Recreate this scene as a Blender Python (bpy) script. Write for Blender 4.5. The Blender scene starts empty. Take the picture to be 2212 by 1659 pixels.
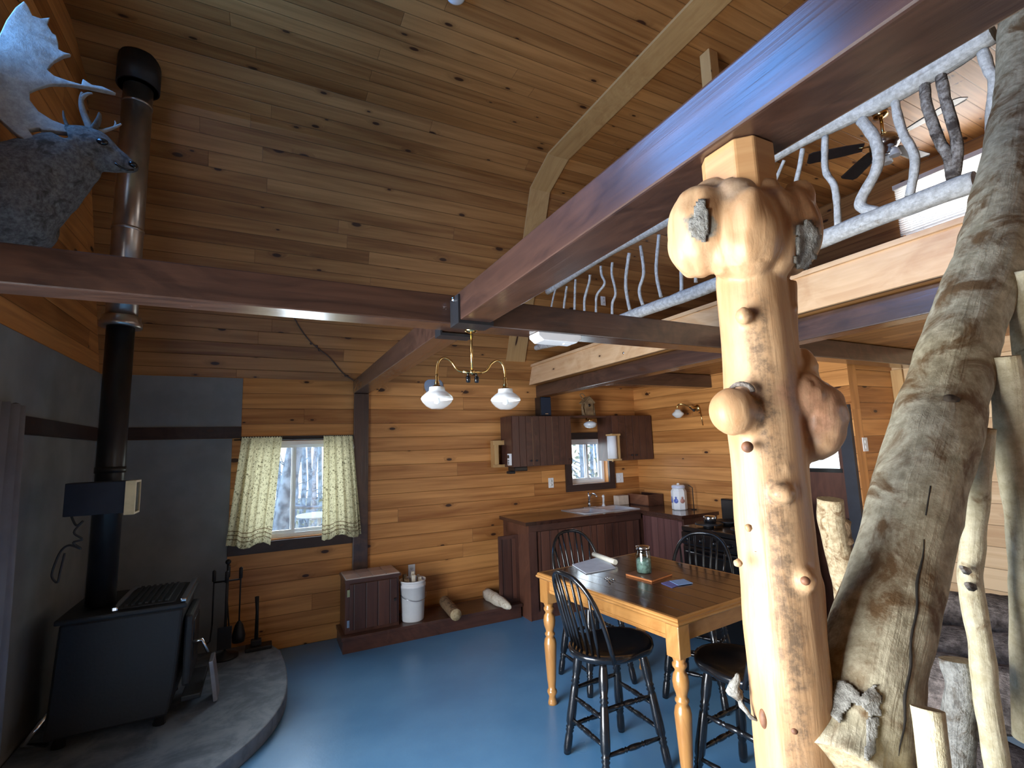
import bpy, bmesh, math, random
from mathutils import Vector, Matrix, noise
random.seed(7)
PI = math.pi
scene = bpy.context.scene
COL = scene.collection

# ------------------------------------------------------------------ camera (solved from the beams, walls and posts)
IW, IH, FPX = 2212.0, 1659.0, 1052.9
YAW, PIT, ROL, HC = -0.468926, -0.12996, -0.031798, 1.7
def mat3(*r): return Matrix(r)
_B = mat3((1, 0, 0), (0, 0, -1), (0, 1, 0))
_c, _s = math.cos(YAW), math.sin(YAW); _Ry = mat3((_c, 0, _s), (0, 1, 0), (-_s, 0, _c))
_c, _s = math.cos(PIT), math.sin(PIT); _Rp = mat3((1, 0, 0), (0, _c, -_s), (0, _s, _c))
_c, _s = math.cos(ROL), math.sin(ROL); _Rr = mat3((_c, -_s, 0), (_s, _c, 0), (0, 0, 1))
RWC = _Rr @ _Rp @ _Ry @ _B
CAM = Vector((0, 0, HC))
def ray(u, v): return RWC.transposed() @ Vector((u - IW / 2, v - IH / 2, FPX))
def onX(u, v, x): d = ray(u, v); return CAM + d * (x / d.x)
def onY(u, v, y): d = ray(u, v); return CAM + d * (y / d.y)
def onZ(u, v, z): d = ray(u, v); return CAM + d * ((z - HC) / d.z)
def dep(u, v, d): return CAM + ray(u, v) * (d / FPX)
cam_data = bpy.data.cameras.new('camera'); cam = bpy.data.objects.new('camera', cam_data); COL.objects.link(cam)
cam_data.sensor_fit = 'HORIZONTAL'; cam_data.sensor_width = 36; cam_data.lens = 36 * FPX / IW
cam_data.clip_start = 0.02
_M = RWC.transposed() @ mat3((1, 0, 0), (0, -1, 0), (0, 0, -1))
cam.matrix_world = Matrix.Translation(CAM) @ _M.to_4x4()
scene.camera = cam

# ------------------------------------------------------------------ node helpers
class NT:
    def __init__(s, name):
        s.m = bpy.data.materials.new(name); s.m.use_nodes = True
        s.t = s.m.node_tree; s.t.nodes.clear()
        s.out = s.t.nodes.new('ShaderNodeOutputMaterial')
    def n(s, t, **k):
        x = s.t.nodes.new('ShaderNode' + t)
        for a, b in k.items(): setattr(x, a, b)
        return x
    def l(s, a, b): s.t.links.new(a, b)
    def put(s, sock, v):
        if hasattr(v, 'is_output'): s.l(v, sock)
        else:
            if hasattr(sock.default_value, '__len__') and not hasattr(v, '__len__'): v = (v, v, v)
            if hasattr(v, '__len__') and len(v) == 3 and len(sock.default_value) == 4: v = (*v, 1)
            sock.default_value = v
    def math(s, op, a, b=0.0, c=None, clamp=False):
        x = s.n('Math', operation=op, use_clamp=clamp); s.put(x.inputs[0], a); s.put(x.inputs[1], b)
        if c is not None: s.put(x.inputs[2], c)
        return x.outputs[0]
    def vec(s, a, b, c):
        x = s.n('CombineXYZ'); s.put(x.inputs[0], a); s.put(x.inputs[1], b); s.put(x.inputs[2], c); return x.outputs[0]
    def sep(s, v):
        x = s.n('SeparateXYZ'); s.l(v, x.inputs[0]); return x.outputs
    def uv(s):
        x = s.n('TexCoord'); return x.outputs['UV']
    def obj(s):
        x = s.n('TexCoord'); return x.outputs['Object']
    def noise(s, v, scale, detail=3, rough=0.55, dist=0.0):
        x = s.n('TexNoise'); s.l(v, x.inputs['Vector']); x.inputs['Scale'].default_value = scale
        x.inputs['Detail'].default_value = detail; x.inputs['Roughness'].default_value = rough
        x.inputs['Distortion'].default_value = dist
        return x.outputs[0]
    def ramp(s, f, stops):
        x = s.n('ValToRGB'); s.l(f, x.inputs[0]); e = x.color_ramp.elements
        while len(e) < len(stops): e.new(0.5)
        for i, (p, c) in enumerate(stops):
            e[i].position = p
            c = (c, c, c) if not hasattr(c, '__len__') else c
            e[i].color = (*c, 1)
        return x.outputs[0]
    def mix(s, f, a, b, mode='MIX'):
        x = s.n('Mix', data_type='RGBA', blend_type=mode); s.put(x.inputs[0], f); s.put(x.inputs[6], a); s.put(x.inputs[7], b)
        return x.outputs[2]
    def sstep(s, v, a, b, lo=0.0, hi=1.0):
        x = s.n('MapRange', interpolation_type='SMOOTHSTEP'); s.put(x.inputs[0], v)
        x.inputs[1].default_value = a; x.inputs[2].default_value = b; x.inputs[3].default_value = lo; x.inputs[4].default_value = hi
        return x.outputs[0]
    def bsdf(s, col, rough=0.5, metal=0.0, spec=0.5, bump=None, bstr=0.3, bdist=0.01, coat=0.0, crough=0.1, trans=0.0, alpha=None, ior=1.45, sheen=0.0, sss=0.0):
        b = s.n('BsdfPrincipled')
        s.put(b.inputs['Base Color'], col); s.put(b.inputs['Roughness'], rough); s.put(b.inputs['Metallic'], metal)
        b.inputs['Specular IOR Level'].default_value = spec; b.inputs['Coat Weight'].default_value = coat
        b.inputs['Coat Roughness'].default_value = crough
        b.inputs['Transmission Weight'].default_value = trans; b.inputs['IOR'].default_value = ior
        b.inputs['Sheen Weight'].default_value = sheen
        if alpha is not None: s.put(b.inputs['Alpha'], alpha)
        if bump is not None:
            bp = s.n('Bump'); bp.inputs['Strength'].default_value = bstr; bp.inputs['Distance'].default_value = bdist
            s.l(bump, bp.inputs['Height']); s.l(bp.outputs[0], b.inputs['Normal']); s.l(bp.outputs[0], b.inputs['Coat Normal'])
        s.l(b.outputs[0], s.out.inputs[0])
        return s.m

def wood(name, light, dark, width=0.0, length=2.4, rough=0.45, knots=0.5, grain=1.0, coat=0.0, crough=0.15, groove=0.45, gap=0.004, vary=1.0, spec=0.5, kcol=(0.05, 0.018, 0.008), kscale=1.0, bstr=0.35):
    t = NT(name); u, v, _ = t.sep(t.uv())
    if width > 0:
        vw = t.math('DIVIDE', v, width); row = t.math('FLOOR', vw); fv = t.math('FRACT', vw)
        wn = t.n('TexWhiteNoise', noise_dimensions='1D'); t.put(wn.inputs['W'], row)
        uu = t.math('ADD', t.math('DIVIDE', u, length), t.math('MULTIPLY', wn.outputs[0], 7.31)); seg = t.math('FLOOR', uu); fu = t.math('FRACT', uu)
        w2 = t.n('TexWhiteNoise', noise_dimensions='2D'); t.l(t.vec(row, seg, 0.0), w2.inputs['Vector'])
        rnd = w2.outputs[0]
        e = t.math('MULTIPLY', t.math('MINIMUM', fv, t.math('SUBTRACT', 1.0, fv)), width)
        e2 = t.math('MULTIPLY', t.math('MINIMUM', fu, t.math('SUBTRACT', 1.0, fu)), length)
        edge = t.math('MINIMUM', e, t.math('MULTIPLY', e2, 2.0))
    else:
        rnd = t.math('MULTIPLY', t.noise(t.vec(u, v, 0.0), 0.4, 1), 1.0); edge = None
    # knots: cells in board space, only some of them used
    kv = t.vec(t.math('ADD', t.math('MULTIPLY', u, 2.6 * kscale), t.math('MULTIPLY', rnd, 13.7)), t.math('MULTIPLY', v, 6.0 * kscale), t.math('MULTIPLY', rnd, 3.0) if width > 0 else 0.0)
    vo = t.n('TexVoronoi', voronoi_dimensions='2D', feature='F1'); t.l(kv, vo.inputs['Vector']); vo.inputs['Scale'].default_value = 1.0
    vd = vo.outputs['Distance']; vr = t.sep(vo.outputs['Color'])
    use = t.math('LESS_THAN', vr[0], knots)
    size = t.math('ADD', 0.035, t.math('MULTIPLY', vr[1], 0.085))
    kd = t.math('DIVIDE', vd, size)
    kmask = t.math('MULTIPLY', t.sstep(kd, 0.7, 1.15, 1.0, 0.0), use)
    khalo = t.math('MULTIPLY', t.sstep(kd, 0.8, 3.2, 1.0, 0.0), use)
    # grain, bent round the knots
    gv = t.math('ADD', t.math('MULTIPLY', v, 34.0), t.math('MULTIPLY', khalo, 2.2))
    g = t.noise(t.vec(t.math('ADD', t.math('MULTIPLY', u, 1.3), t.math('MULTIPLY', rnd, 31.0)), gv, t.math('MULTIPLY', rnd, 17.0)), 1.0, 5, 0.6, 0.4)
    big = t.noise(t.vec(t.math('ADD', t.math('MULTIPLY', u, 0.7), t.math('MULTIPLY', rnd, 57.0)), t.math('MULTIPLY', v, 9.0), rnd), 1.0, 3, 0.5, 0.8)
    f = t.math('ADD', t.math('MULTIPLY', t.math('SUBTRACT', g, 0.5), 1.15 * grain), t.math('MULTIPLY', t.math('SUBTRACT', big, 0.5), 1.7 * grain))
    f = t.math('ADD', t.math('ADD', f, 0.5), t.math('MULTIPLY', t.math('SUBTRACT', rnd, 0.5), 0.75 * vary), clamp=True)
    col = t.mix(f, dark, light)
    col = t.mix(t.math('MULTIPLY', khalo, 0.35), col, tuple(c * 0.55 for c in dark))
    col = t.mix(kmask, col, kcol)
    h = t.math('MULTIPLY', g, 0.25)
    if edge is not None:
        gm = t.sstep(edge, 0.0, gap, groove, 0.0)
        col = t.mix(gm, col, tuple(c * 0.22 for c in dark))
        h = t.math('ADD', h, t.sstep(edge, 0.0, gap * 1.4, 0.0, 2.0))
    return t.bsdf(col, rough, bump=h, bstr=bstr, bdist=0.004, coat=coat, crough=crough, spec=spec)

def plain(name, col, rough=0.5, metal=0.0, var=0.12, scale=12.0, spec=0.5, coat=0.0, bump=0.0, trans=0.0, crough=0.1):
    t = NT(name); o = t.obj(); nz = t.noise(o, scale, 4)
    c = t.mix(t.sstep(nz, 0.3, 0.7), tuple(x * (1 - var) for x in col), tuple(min(1, x * (1 + var)) for x in col))
    return t.bsdf(c, rough, metal, spec, bump=nz if bump else None, bstr=bump, coat=coat, trans=trans, crough=crough)

def emit(name, col, strength):
    t = NT(name); e = t.n('Emission'); t.put(e.inputs[0], col); e.inputs[1].default_value = strength
    t.l(e.outputs[0], t.out.inputs[0]); return t.m

def glass_pane(name, tint=(1, 1, 1), refl=0.08):
    t = NT(name); tr = t.n('BsdfTransparent'); t.put(tr.inputs[0], tint); gl = t.n('BsdfGlossy'); gl.inputs['Roughness'].default_value = 0.03
    mx = t.n('MixShader'); mx.inputs[0].default_value = refl; t.l(tr.outputs[0], mx.inputs[1]); t.l(gl.outputs[0], mx.inputs[2])
    t.l(mx.outputs[0], t.out.inputs[0]); return t.m

M = {}
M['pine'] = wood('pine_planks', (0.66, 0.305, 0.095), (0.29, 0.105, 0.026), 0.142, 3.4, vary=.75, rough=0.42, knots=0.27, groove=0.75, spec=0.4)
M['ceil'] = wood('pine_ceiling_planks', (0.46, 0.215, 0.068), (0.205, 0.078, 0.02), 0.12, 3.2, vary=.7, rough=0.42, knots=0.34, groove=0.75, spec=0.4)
M['pale'] = wood('pale_pine_planks', (0.70, 0.50, 0.29), (0.48, 0.29, 0.14), 0.165, 3.2, rough=0.45, knots=0.18, groove=0.8)
M['trim'] = wood('pine_trim_board', (0.55, 0.34, 0.14), (0.40, 0.22, 0.08), rough=0.45, knots=0.12, vary=0.5)
M['fascia'] = wood('pine_fascia_board', (0.68, 0.45, 0.25), (0.5, 0.28, 0.13), rough=0.4, knots=0.2, vary=0.6)
M['beam'] = wood('brown_stained_timber', (0.075, 0.034, 0.021), (0.028, 0.012, 0.008), rough=0.45, knots=0.25, vary=0.5, coat=1.0, crough=0.2, bstr=1.0, grain=1.3)
M['stain'] = wood('brown_stained_boards', (0.115, 0.045, 0.028), (0.05, 0.02, 0.014), 0.105, 4.0, rough=0.4, knots=0.15, coat=0.2, crough=0.3, groove=0.95, gap=0.006)
M['stain1'] = wood('brown_stained_plain_board', (0.10, 0.04, 0.026), (0.045, 0.018, 0.012), rough=0.38, knots=0.15, coat=0.3, crough=0.25)
M['counter'] = wood('dark_varnished_counter', (0.07, 0.027, 0.017), (0.03, 0.012, 0.008), rough=0.2, knots=0.1, coat=0.6, crough=0.1)
M['oak'] = wood('honey_oak', (0.50, 0.25, 0.075), (0.31, 0.13, 0.032), rough=0.28, knots=0.0, coat=0.5, crough=0.12)
M['tabletop'] = wood('dark_table_top', (0.055, 0.024, 0.013), (0.025, 0.011, 0.007), 0.12, 3.0, rough=0.22, knots=0.0, coat=0.5, crough=0.14, groove=0.4, gap=0.002)
M['black'] = plain('black_lacquer', (0.006, 0.006, 0.007), 0.25, coat=0.4, var=0.2)
M['iron'] = plain('black_cast_iron', (0.012, 0.012, 0.014), 0.5, bump=0.1, scale=60)
M['blackpipe'] = plain('matte_black_pipe', (0.012, 0.012, 0.014), 0.38, var=0.25, scale=8)
M['chrome'] = plain('polished_steel', (0.62, 0.63, 0.65), 0.18, 1.0, var=0.05)
M['sinksteel'] = plain('brushed_sink_steel', (0.70, 0.72, 0.74), 0.35, 0.5, var=0.04)
M['galv'] = plain('dull_insulated_pipe_steel', (0.42, 0.38, 0.35), 0.28, 0.9, var=0.15, scale=5)
M['brass'] = plain('polished_brass', (0.75, 0.52, 0.22), 0.2, 1.0, var=0.05)
M['white'] = plain('white_plastic', (0.78, 0.78, 0.78), 0.4, var=0.03)
M['vinyl'] = plain('white_vinyl_frame', (0.80, 0.84, 0.88), 0.35, var=0.02)
M['cement'] = plain('grey_cement_board', (0.20, 0.21, 0.215), 0.75, var=0.1, scale=4, bump=0.05)
M['darktrim'] = wood('dark_brown_trim', (0.05, 0.026, 0.02), (0.022, 0.012, 0.01), rough=0.5, knots=0.2, coat=0.1)
M['rope'] = plain('dark_cord', (0.03, 0.028, 0.028), 0.6)
M['paper'] = plain('pale_paper', (0.72, 0.72, 0.70), 0.7, var=0.05, scale=20)
M['glass'] = glass_pane('window_glass')

def paint_floor():
    t = NT('blue_painted_floor'); o = t.obj(); n1 = t.noise(o, 1.4, 4, 0.6); n2 = t.noise(o, 25.0, 4, 0.7)
    c = t.mix(t.sstep(n1, 0.3, 0.72), (0.085, 0.235, 0.43), (0.125, 0.30, 0.51))
    c = t.mix(t.sstep(n2, 0.62, 0.75, 0.0, 0.25), c, (0.2, 0.27, 0.34))
    r = t.sstep(n1, 0.2, 0.8, 0.26, 0.42)
    return t.bsdf(c, r, spec=0.5, bump=n2, bstr=0.08)
M['floor'] = paint_floor()

def slate():
    t = NT('grey_hearth_slate'); o = t.obj(); n1 = t.noise(o, 3.5, 5, 0.65, 1.0); n2 = t.noise(o, 14.0, 4, 0.6)
    f = t.math('ADD', t.math('MULTIPLY', n1, 0.7), t.math('MULTIPLY', n2, 0.3))
    c = t.mix(t.sstep(f, 0.38, 0.62), (0.10, 0.125, 0.155), (0.22, 0.255, 0.29))
    return t.bsdf(c, 0.55, bump=f, bstr=0.3)
M['slate'] = slate()

def column_mat(stripX, patches):
    t = NT('peeled_cedar_log'); o = t.obj(); x, y, z = t.sep(o); wv = t.math('SUBTRACT', t.math('MULTIPLY', x, .585), t.math('MULTIPLY', y, .81))
    n1 = t.noise(t.vec(t.math('MULTIPLY', x, 3.0), t.math('MULTIPLY', y, 3.0), t.math('MULTIPLY', z, 0.8)), 4.0, 5, 0.6, 0.6)
    fib = t.noise(t.vec(t.math('MULTIPLY', x, 8.0), t.math('MULTIPLY', y, 8.0), t.math('MULTIPLY', z, 0.7)), 9.0, 4, 0.6, 0.3)
    c = t.mix(t.sstep(n1, 0.3, 0.72), (0.42, 0.225, 0.10), (0.58, 0.37, 0.20))
    c = t.mix(t.math('MULTIPLY', t.sstep(fib, 0.5, 0.7), 0.35), c, (0.42, 0.2, 0.08))
    # weathered strip of bark residue running down the stem
    sp = t.noise(o, 14.0, 4, 0.7); grit = t.noise(o, 70.0, 4, 0.75); big = t.noise(o, 2.6, 3)
    dx = t.math('ABSOLUTE', t.math('SUBTRACT', wv, t.math('ADD', stripX, t.math('MULTIPLY', t.math('SUBTRACT', sp, 0.5), 0.06))))
    strip = t.math('MULTIPLY', t.sstep(dx, 0.008, 0.028, 1.0, 0.0), t.sstep(t.math('ADD', grit, t.math('MULTIPLY', big, 0.6)), 0.70, 1.0))
    soft = t.math('MULTIPLY', t.sstep(dx, 0.0, 0.036, 0.45, 0.0), t.sstep(z, 2.02, 1.9)); c = t.mix(soft, c, (0.25, 0.17, 0.10))
    c = t.mix(t.math('MULTIPLY', strip, t.sstep(z, 2.02, 1.92, 0.0, 0.9)), c, (0.16, 0.105, 0.065))
    # red brown staining and grey bark patches on the burls
    for (px, py, pz), r, colr, am in patches:
        d = t.n('VectorMath', operation='DISTANCE'); t.l(o, d.inputs[0]); d.inputs[1].default_value = (px, py, pz)
        dd = t.math('ADD', d.outputs['Value'], t.math('MULTIPLY', t.math('SUBTRACT', sp, 0.5), r * 2.2))
        mk = t.math('MULTIPLY', t.sstep(dd, r * 0.7, r * (1.05 if am > 0.8 else 1.5), 1.0, 0.0), am)
        c = t.mix(mk, c, t.mix(t.sstep(grit, 0.35, 0.65), tuple(q * 0.55 for q in colr), colr))
    h = t.math('ADD', fib, t.math('MULTIPLY', grit, 0.15))
    return t.bsdf(c, 0.42, bump=h, bstr=0.25, bdist=0.006, spec=0.4)

def driftwood(name, a, b, brown, rough=0.7, bias=0.0, sc=1.0, bs=0.5):
    t = NT(name); u, v, _ = t.sep(t.uv()); o = t.obj()
    n1 = t.noise(o, 7.0 * sc, 5, 0.65, 0.8); n2 = t.noise(o, 26.0 * sc, 5, 0.7); n3 = t.noise(t.vec(t.math('MULTIPLY', u, 2.0), t.math('MULTIPLY', v, 60.0), 0.0), 1.0, 4, 0.6)
    c = t.mix(t.sstep(n2, 0.3, 0.7), a, b)
    c = t.mix(t.sstep(t.math('ADD', n1, bias), 0.5, 0.68), c, brown)
    c = t.mix(t.math('MULTIPLY', t.sstep(n3, 0.55, 0.75), 0.4), c, tuple(q * 0.4 for q in brown))
    h = t.math('ADD', t.math('ADD', n1, n3), n2)
    return t.bsdf(c, rough, bump=h, bstr=bs, bdist=0.008, spec=0.25)
M['trunk'] = driftwood('weathered_grey_trunk', (0.26, 0.225, 0.145), (0.49, 0.435, 0.305), (0.15, 0.09, 0.042), bias=.035, sc=1.15)
M['rail'] = driftwood('pale_peeled_pole', (0.42, 0.40, 0.36), (0.72, 0.70, 0.65), (0.33, 0.28, 0.22), sc=1.4, bias=-0.06)
M['raildark'] = driftwood('dark_barked_pole', (0.12, 0.09, 0.07), (0.42, 0.38, 0.33), (0.06, 0.045, 0.035), sc=2.0, bias=0.05)
M['barkgrey'] = driftwood('grey_loose_bark', (0.16, 0.15, 0.13), (0.34, 0.33, 0.29), (0.10, 0.075, 0.05), sc=2.5, bs=1.0)
M['peg'] = driftwood('yellowish_peeled_branch', (0.50, 0.42, 0.25), (0.70, 0.62, 0.42), (0.24, 0.15, 0.07), sc=1.6, bias=-0.07)
M['bark'] = driftwood('dark_log_bark', (0.045, 0.036, 0.032), (0.17, 0.14, 0.125), (0.03, 0.022, 0.019), sc=1.6, rough=0.85, bs=1.0)
M['cut'] = driftwood('sawn_log_end', (0.30, 0.22, 0.12), (0.50, 0.40, 0.24), (0.25, 0.16, 0.08), sc=2.5)
M['postwood'] = driftwood('tan_whittled_wood', (0.30, 0.22, 0.12), (0.52, 0.42, 0.26), (0.16, 0.09, 0.04), sc=2.5, bias=.03)
M['split'] = driftwood('pale_split_wood', (0.62, 0.55, 0.42), (0.80, 0.74, 0.62), (0.5, 0.4, 0.27), sc=3)
M['firebark'] = driftwood('firewood_bark', (0.16, 0.10, 0.055), (0.30, 0.20, 0.11), (0.08, 0.05, 0.03), sc=2.5)
M['fur'] = driftwood('grey_brown_fur', (0.085, 0.08, 0.074), (0.20, 0.19, 0.18), (0.06, 0.053, 0.047), sc=2.0, rough=0.9)
M['antler'] = driftwood('bone_antler', (0.27, 0.26, 0.24), (0.42, 0.405, 0.375), (0.19, 0.17, 0.145), sc=1.2, rough=0.5, bias=-0.08)

def curtain_mat():
    t = NT('yellow_print_cotton'); u, v, _ = t.sep(t.uv())
    vo = t.n('TexVoronoi', voronoi_dimensions='2D'); t.l(t.vec(u, v, 0.0), vo.inputs['Vector']); vo.inputs['Scale'].default_value = 48.0
    nz = t.noise(t.vec(u, v, 0.0), 60.0, 3, 0.6, 1.5)
    pat = t.math('MULTIPLY', t.sstep(nz, 0.5, 0.58), t.sstep(vo.outputs['Distance'], 0.25, 0.5, 1.0, 0.3))
    c = t.mix(pat, (0.56, 0.50, 0.31), (0.12, 0.10, 0.055))
    # three dark border stripes near the hem (v measured from the hem)
    for k in (0.055, 0.09, 0.125):
        m = t.sstep(t.math('ABSOLUTE', t.math('SUBTRACT', v, k)), 0.003, 0.006, 0.85, 0.0); c = t.mix(m, c, (0.13, 0.08, 0.04))
    d = t.n('BsdfDiffuse'); t.l(c, d.inputs[0]); tl = t.n('BsdfTranslucent'); t.l(c, tl.inputs[0])
    mx = t.n('MixShader'); mx.inputs[0].default_value = 0.38; t.l(d.outputs[0], mx.inputs[1]); t.l(tl.outputs[0], mx.inputs[2])
    t.l(mx.outputs[0], t.out.inputs[0]); return t.m
M['curtain'] = curtain_mat()
M['drape'] = plain('grey_drape_cloth', (0.17, 0.17, 0.19), 0.85, var=0.1, scale=6)

def shade_glass():
    t = NT('white_opal_glass'); b = t.n('BsdfPrincipled'); b.inputs['Base Color'].default_value = (0.82, 0.84, 0.84, 1)
    b.inputs['Roughness'].default_value = 0.15; b.inputs['Transmission Weight'].default_value = 0.25
    t.l(b.outputs[0], t.out.inputs[0]); return t.m
M['opal'] = shade_glass()
def ribbed_glass():
    t = NT('clear_ribbed_glass'); tr = t.n('BsdfTransparent'); t.put(tr.inputs[0], (0.95, 0.97, 0.97)); b = t.n('BsdfPrincipled')
    b.inputs['Base Color'].default_value = (0.75, 0.78, 0.78, 1); b.inputs['Roughness'].default_value = 0.12
    mx = t.n('MixShader'); mx.inputs[0].default_value = 0.28; t.l(tr.outputs[0], mx.inputs[1]); t.l(b.outputs[0], mx.inputs[2]); t.l(mx.outputs[0], t.out.inputs[0]); return t.m
M['ribbed'] = ribbed_glass()

# ------------------------------------------------------------------ mesh builder
class MB:
    def __init__(s):
        s.bm = bmesh.new(); s.uvl = s.bm.loops.layers.uv.new('UVMap')
    def face(s, pts, uvs=None, mi=0, smooth=False):
        vs = [s.bm.verts.new(p) for p in pts]; f = s.bm.faces.new(vs)
        f.material_index = mi; f.smooth = smooth
        if uvs:
            for lp, q in zip(f.loops, uvs): lp[s.uvl].uv = q
        return f
    def box(s, a, b, grain='x', mi=0, rot=None, piv=None, bev=0.0, off=0.0):
        x0, y0, z0 = (min(a[i], b[i]) for i in range(3)); x1, y1, z1 = (max(a[i], b[i]) for i in range(3))
        c = [Vector((x, y, z)) for x in (x0, x1) for y in (y0, y1) for z in (z0, z1)]
        idx = [((0, 1, 3, 2), 0), ((4, 6, 7, 5), 0), ((0, 4, 5, 1), 1), ((2, 3, 7, 6), 1), ((0, 2, 6, 4), 2), ((1, 5, 7, 3), 2)]
        ga = 'xyz'.index(grain); vs = [s.bm.verts.new(p) for p in c]; fs = []
        for q, ax in idx:
            f = s.bm.faces.new([vs[i] for i in q]); f.material_index = mi; fs.append(f)
            inp = [k for k in range(3) if k != ax]
            if ga in inp: ua = ga; va = [k for k in inp if k != ga][0]
            else: ua, va = inp
            for lp in f.loops: lp[s.uvl].uv = (lp.vert.co[ua] + off + 3.7 * ax, lp.vert.co[va] + off)
        if bev > 0:
            es = list({e for f in fs for e in f.edges})
            r = bmesh.ops.bevel(s.bm, geom=es, offset=bev, segments=2, affect='EDGES', profile=0.6)
            vs = list({v for f in r['faces'] for v in f.verts} | {v for v in vs if v.is_valid})
        if rot is not None:
            pv = Vector(piv) if piv is not None else Vector(((x0 + x1) / 2, (y0 + y1) / 2, (z0 + z1) / 2))
            for v in vs:
                if v.is_valid: v.co = pv + rot @ (v.co - pv)
        return s
    def prism(s, poly, d, mi=0, smooth=False):
        """closed polygon (3D points) pushed along vector d"""
        d = Vector(d); a = [Vector(p) for p in poly]; n = len(a)
        va = [s.bm.verts.new(p) for p in a]; vb = [s.bm.verts.new(p + d) for p in a]
        u0 = (a[1] - a[0]).normalized(); nn = u0.cross(d).normalized() if u0.cross(d).length > 1e-6 else Vector((0, 0, 1))
        f = s.bm.faces.new(va); f.material_index = mi; g = s.bm.faces.new(vb[::-1]); g.material_index = mi
        for ff in (f, g):
            for lp in ff.loops: lp[s.uvl].uv = (lp.vert.co.dot(u0), lp.vert.co.dot(nn))
        for i in range(n):
            j = (i + 1) % n; q = s.bm.faces.new([va[i], vb[i], vb[j], va[j]]); q.material_index = mi; q.smooth = smooth
            L = (a[j] - a[i]).length
            for lp, w in zip(q.loops, ((0, 0), (0, d.length), (L, d.length), (L, 0))): lp[s.uvl].uv = w
        return s
    def tube(s, pts, rad, seg=10, mi=0, caps=True, wob=0.0, wsc=6.0, ell=1.0, capmi=None, upv=None):
        pts = [Vector(p) for p in pts]; n = len(pts)
        if not hasattr(rad, '__len__'): rad = [rad] * n
        T = []
        for i in range(n):
            a = pts[max(0, i - 1)]; b = pts[min(n - 1, i + 1)]; T.append((b - a).normalized())
        ref = Vector(upv) if upv else (Vector((0, 0, 1)) if abs(T[0].z) < 0.9 else Vector((1, 0, 0)))
        N = (ref - T[0] * ref.dot(T[0])).normalized(); rings = []; L = 0.0; us = []
        for i in range(n):
            N = (N - T[i] * N.dot(T[i])).normalized(); B = T[i].cross(N)
            if i: L += (pts[i] - pts[i - 1]).length
            us.append(L); ring = []
            for k in range(seg):
                a = 2 * PI * k / seg; dv = N * math.cos(a) * ell + B * math.sin(a); r = rad[i]
                if wob: r *= 1 + wob * noise.noise((pts[i] + dv * rad[i]) * wsc)
                ring.append(s.bm.verts.new(pts[i] + dv * r))
            rings.append(ring)
        for i in range(n - 1):
            for k in range(seg):
                k2 = (k + 1) % seg
                f = s.bm.faces.new([rings[i][k], rings[i][k2], rings[i + 1][k2], rings[i + 1][k]]); f.smooth = True; f.material_index = mi
                vv = [k, k + 1, k + 1, k]; uu = [us[i], us[i], us[i + 1], us[i + 1]]
                for lp, a, b in zip(f.loops, uu, vv): lp[s.uvl].uv = (a, b / seg * 2 * PI * max(rad))
        if caps:
            for ring, rv in ((rings[0], True), (rings[-1], False)):
                f = s.bm.faces.new(ring[::-1] if rv else ring); f.material_index = mi if capmi is None else capmi
                for lp in f.loops: lp[s.uvl].uv = (lp.vert.co.x, lp.vert.co.z)
        return s
    def lathe(s, prof, c=(0, 0, 0), seg=24, mi=0, axis=None, smooth=True, close=True):
        """prof: (r, h) pairs along the axis (default z)"""
        c = Vector(c); A = Vector(axis).normalized() if axis else Vector((0, 0, 1))
        ref = Vector((1, 0, 0)) if abs(A.x) < 0.9 else Vector((0, 1, 0)); U = (ref - A * ref.dot(A)).normalized(); W = A.cross(U)
        rings = []
        for r, h in prof:
            rings.append([s.bm.verts.new(c + A * h + (U * math.cos(2 * PI * k / seg) + W * math.sin(2 * PI * k / seg)) * max(r, 1e-4)) for k in range(seg)])
        for i in range(len(prof) - 1):
            for k in range(seg):
                k2 = (k + 1) % seg
                f = s.bm.faces.new([rings[i][k], rings[i][k2], rings[i + 1][k2], rings[i + 1][k]]); f.smooth = smooth; f.material_index = mi
                for lp, q in zip(f.loops, ((prof[i][1], k / seg), (prof[i][1], (k + 1) / seg), (prof[i + 1][1], (k + 1) / seg), (prof[i + 1][1], k / seg))): lp[s.uvl].uv = (q[0], q[1] * 0.3)
        if close:
            for ring, rv in ((rings[0], True), (rings[-1], False)):
                f = s.bm.faces.new(ring[::-1] if rv else ring); f.material_index = mi
        return s
    def ball(s, c, r, sub=3, mi=0):
        c = Vector(c); r = r if hasattr(r, '__len__') else (r, r, r)
        q = bmesh.ops.create_icosphere(s.bm, subdivisions=sub, radius=1.0)
        for v in q['verts']:
            v.co = c + Vector((v.co.x * r[0], v.co.y * r[1], v.co.z * r[2]))
            for f in v.link_faces: f.smooth = True; f.material_index = mi
        return s
    def build(s, name, mats, parent=None, recalc=True, bevel=0.0):
        if recalc: bmesh.ops.recalc_face_normals(s.bm, faces=s.bm.faces[:])
        me = bpy.data.meshes.new(name)
        L = origin_of(parent)
        if L is not None:
            for v in s.bm.verts: v.co -= L
        s.bm.to_mesh(me); s.bm.free()
        mats = mats if isinstance(mats, (list, tuple)) else [mats]
        for m in mats: me.materials.append(M[m] if isinstance(m, str) else m)
        o = bpy.data.objects.new(name, me); COL.objects.link(o)
        if parent: o.parent = parent
        if bevel:
            b = o.modifiers.new('edge', 'BEVEL'); b.width = bevel; b.segments = 2; b.limit_method = 'ANGLE'; b.angle_limit = 0.7
        return o

def origin_of(p):
    """sum of the locations above (things are Empties without rotation while being built)"""
    if p is None: return None
    L = Vector((0, 0, 0))
    while p is not None: L += p.location; p = p.parent
    return L

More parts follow.
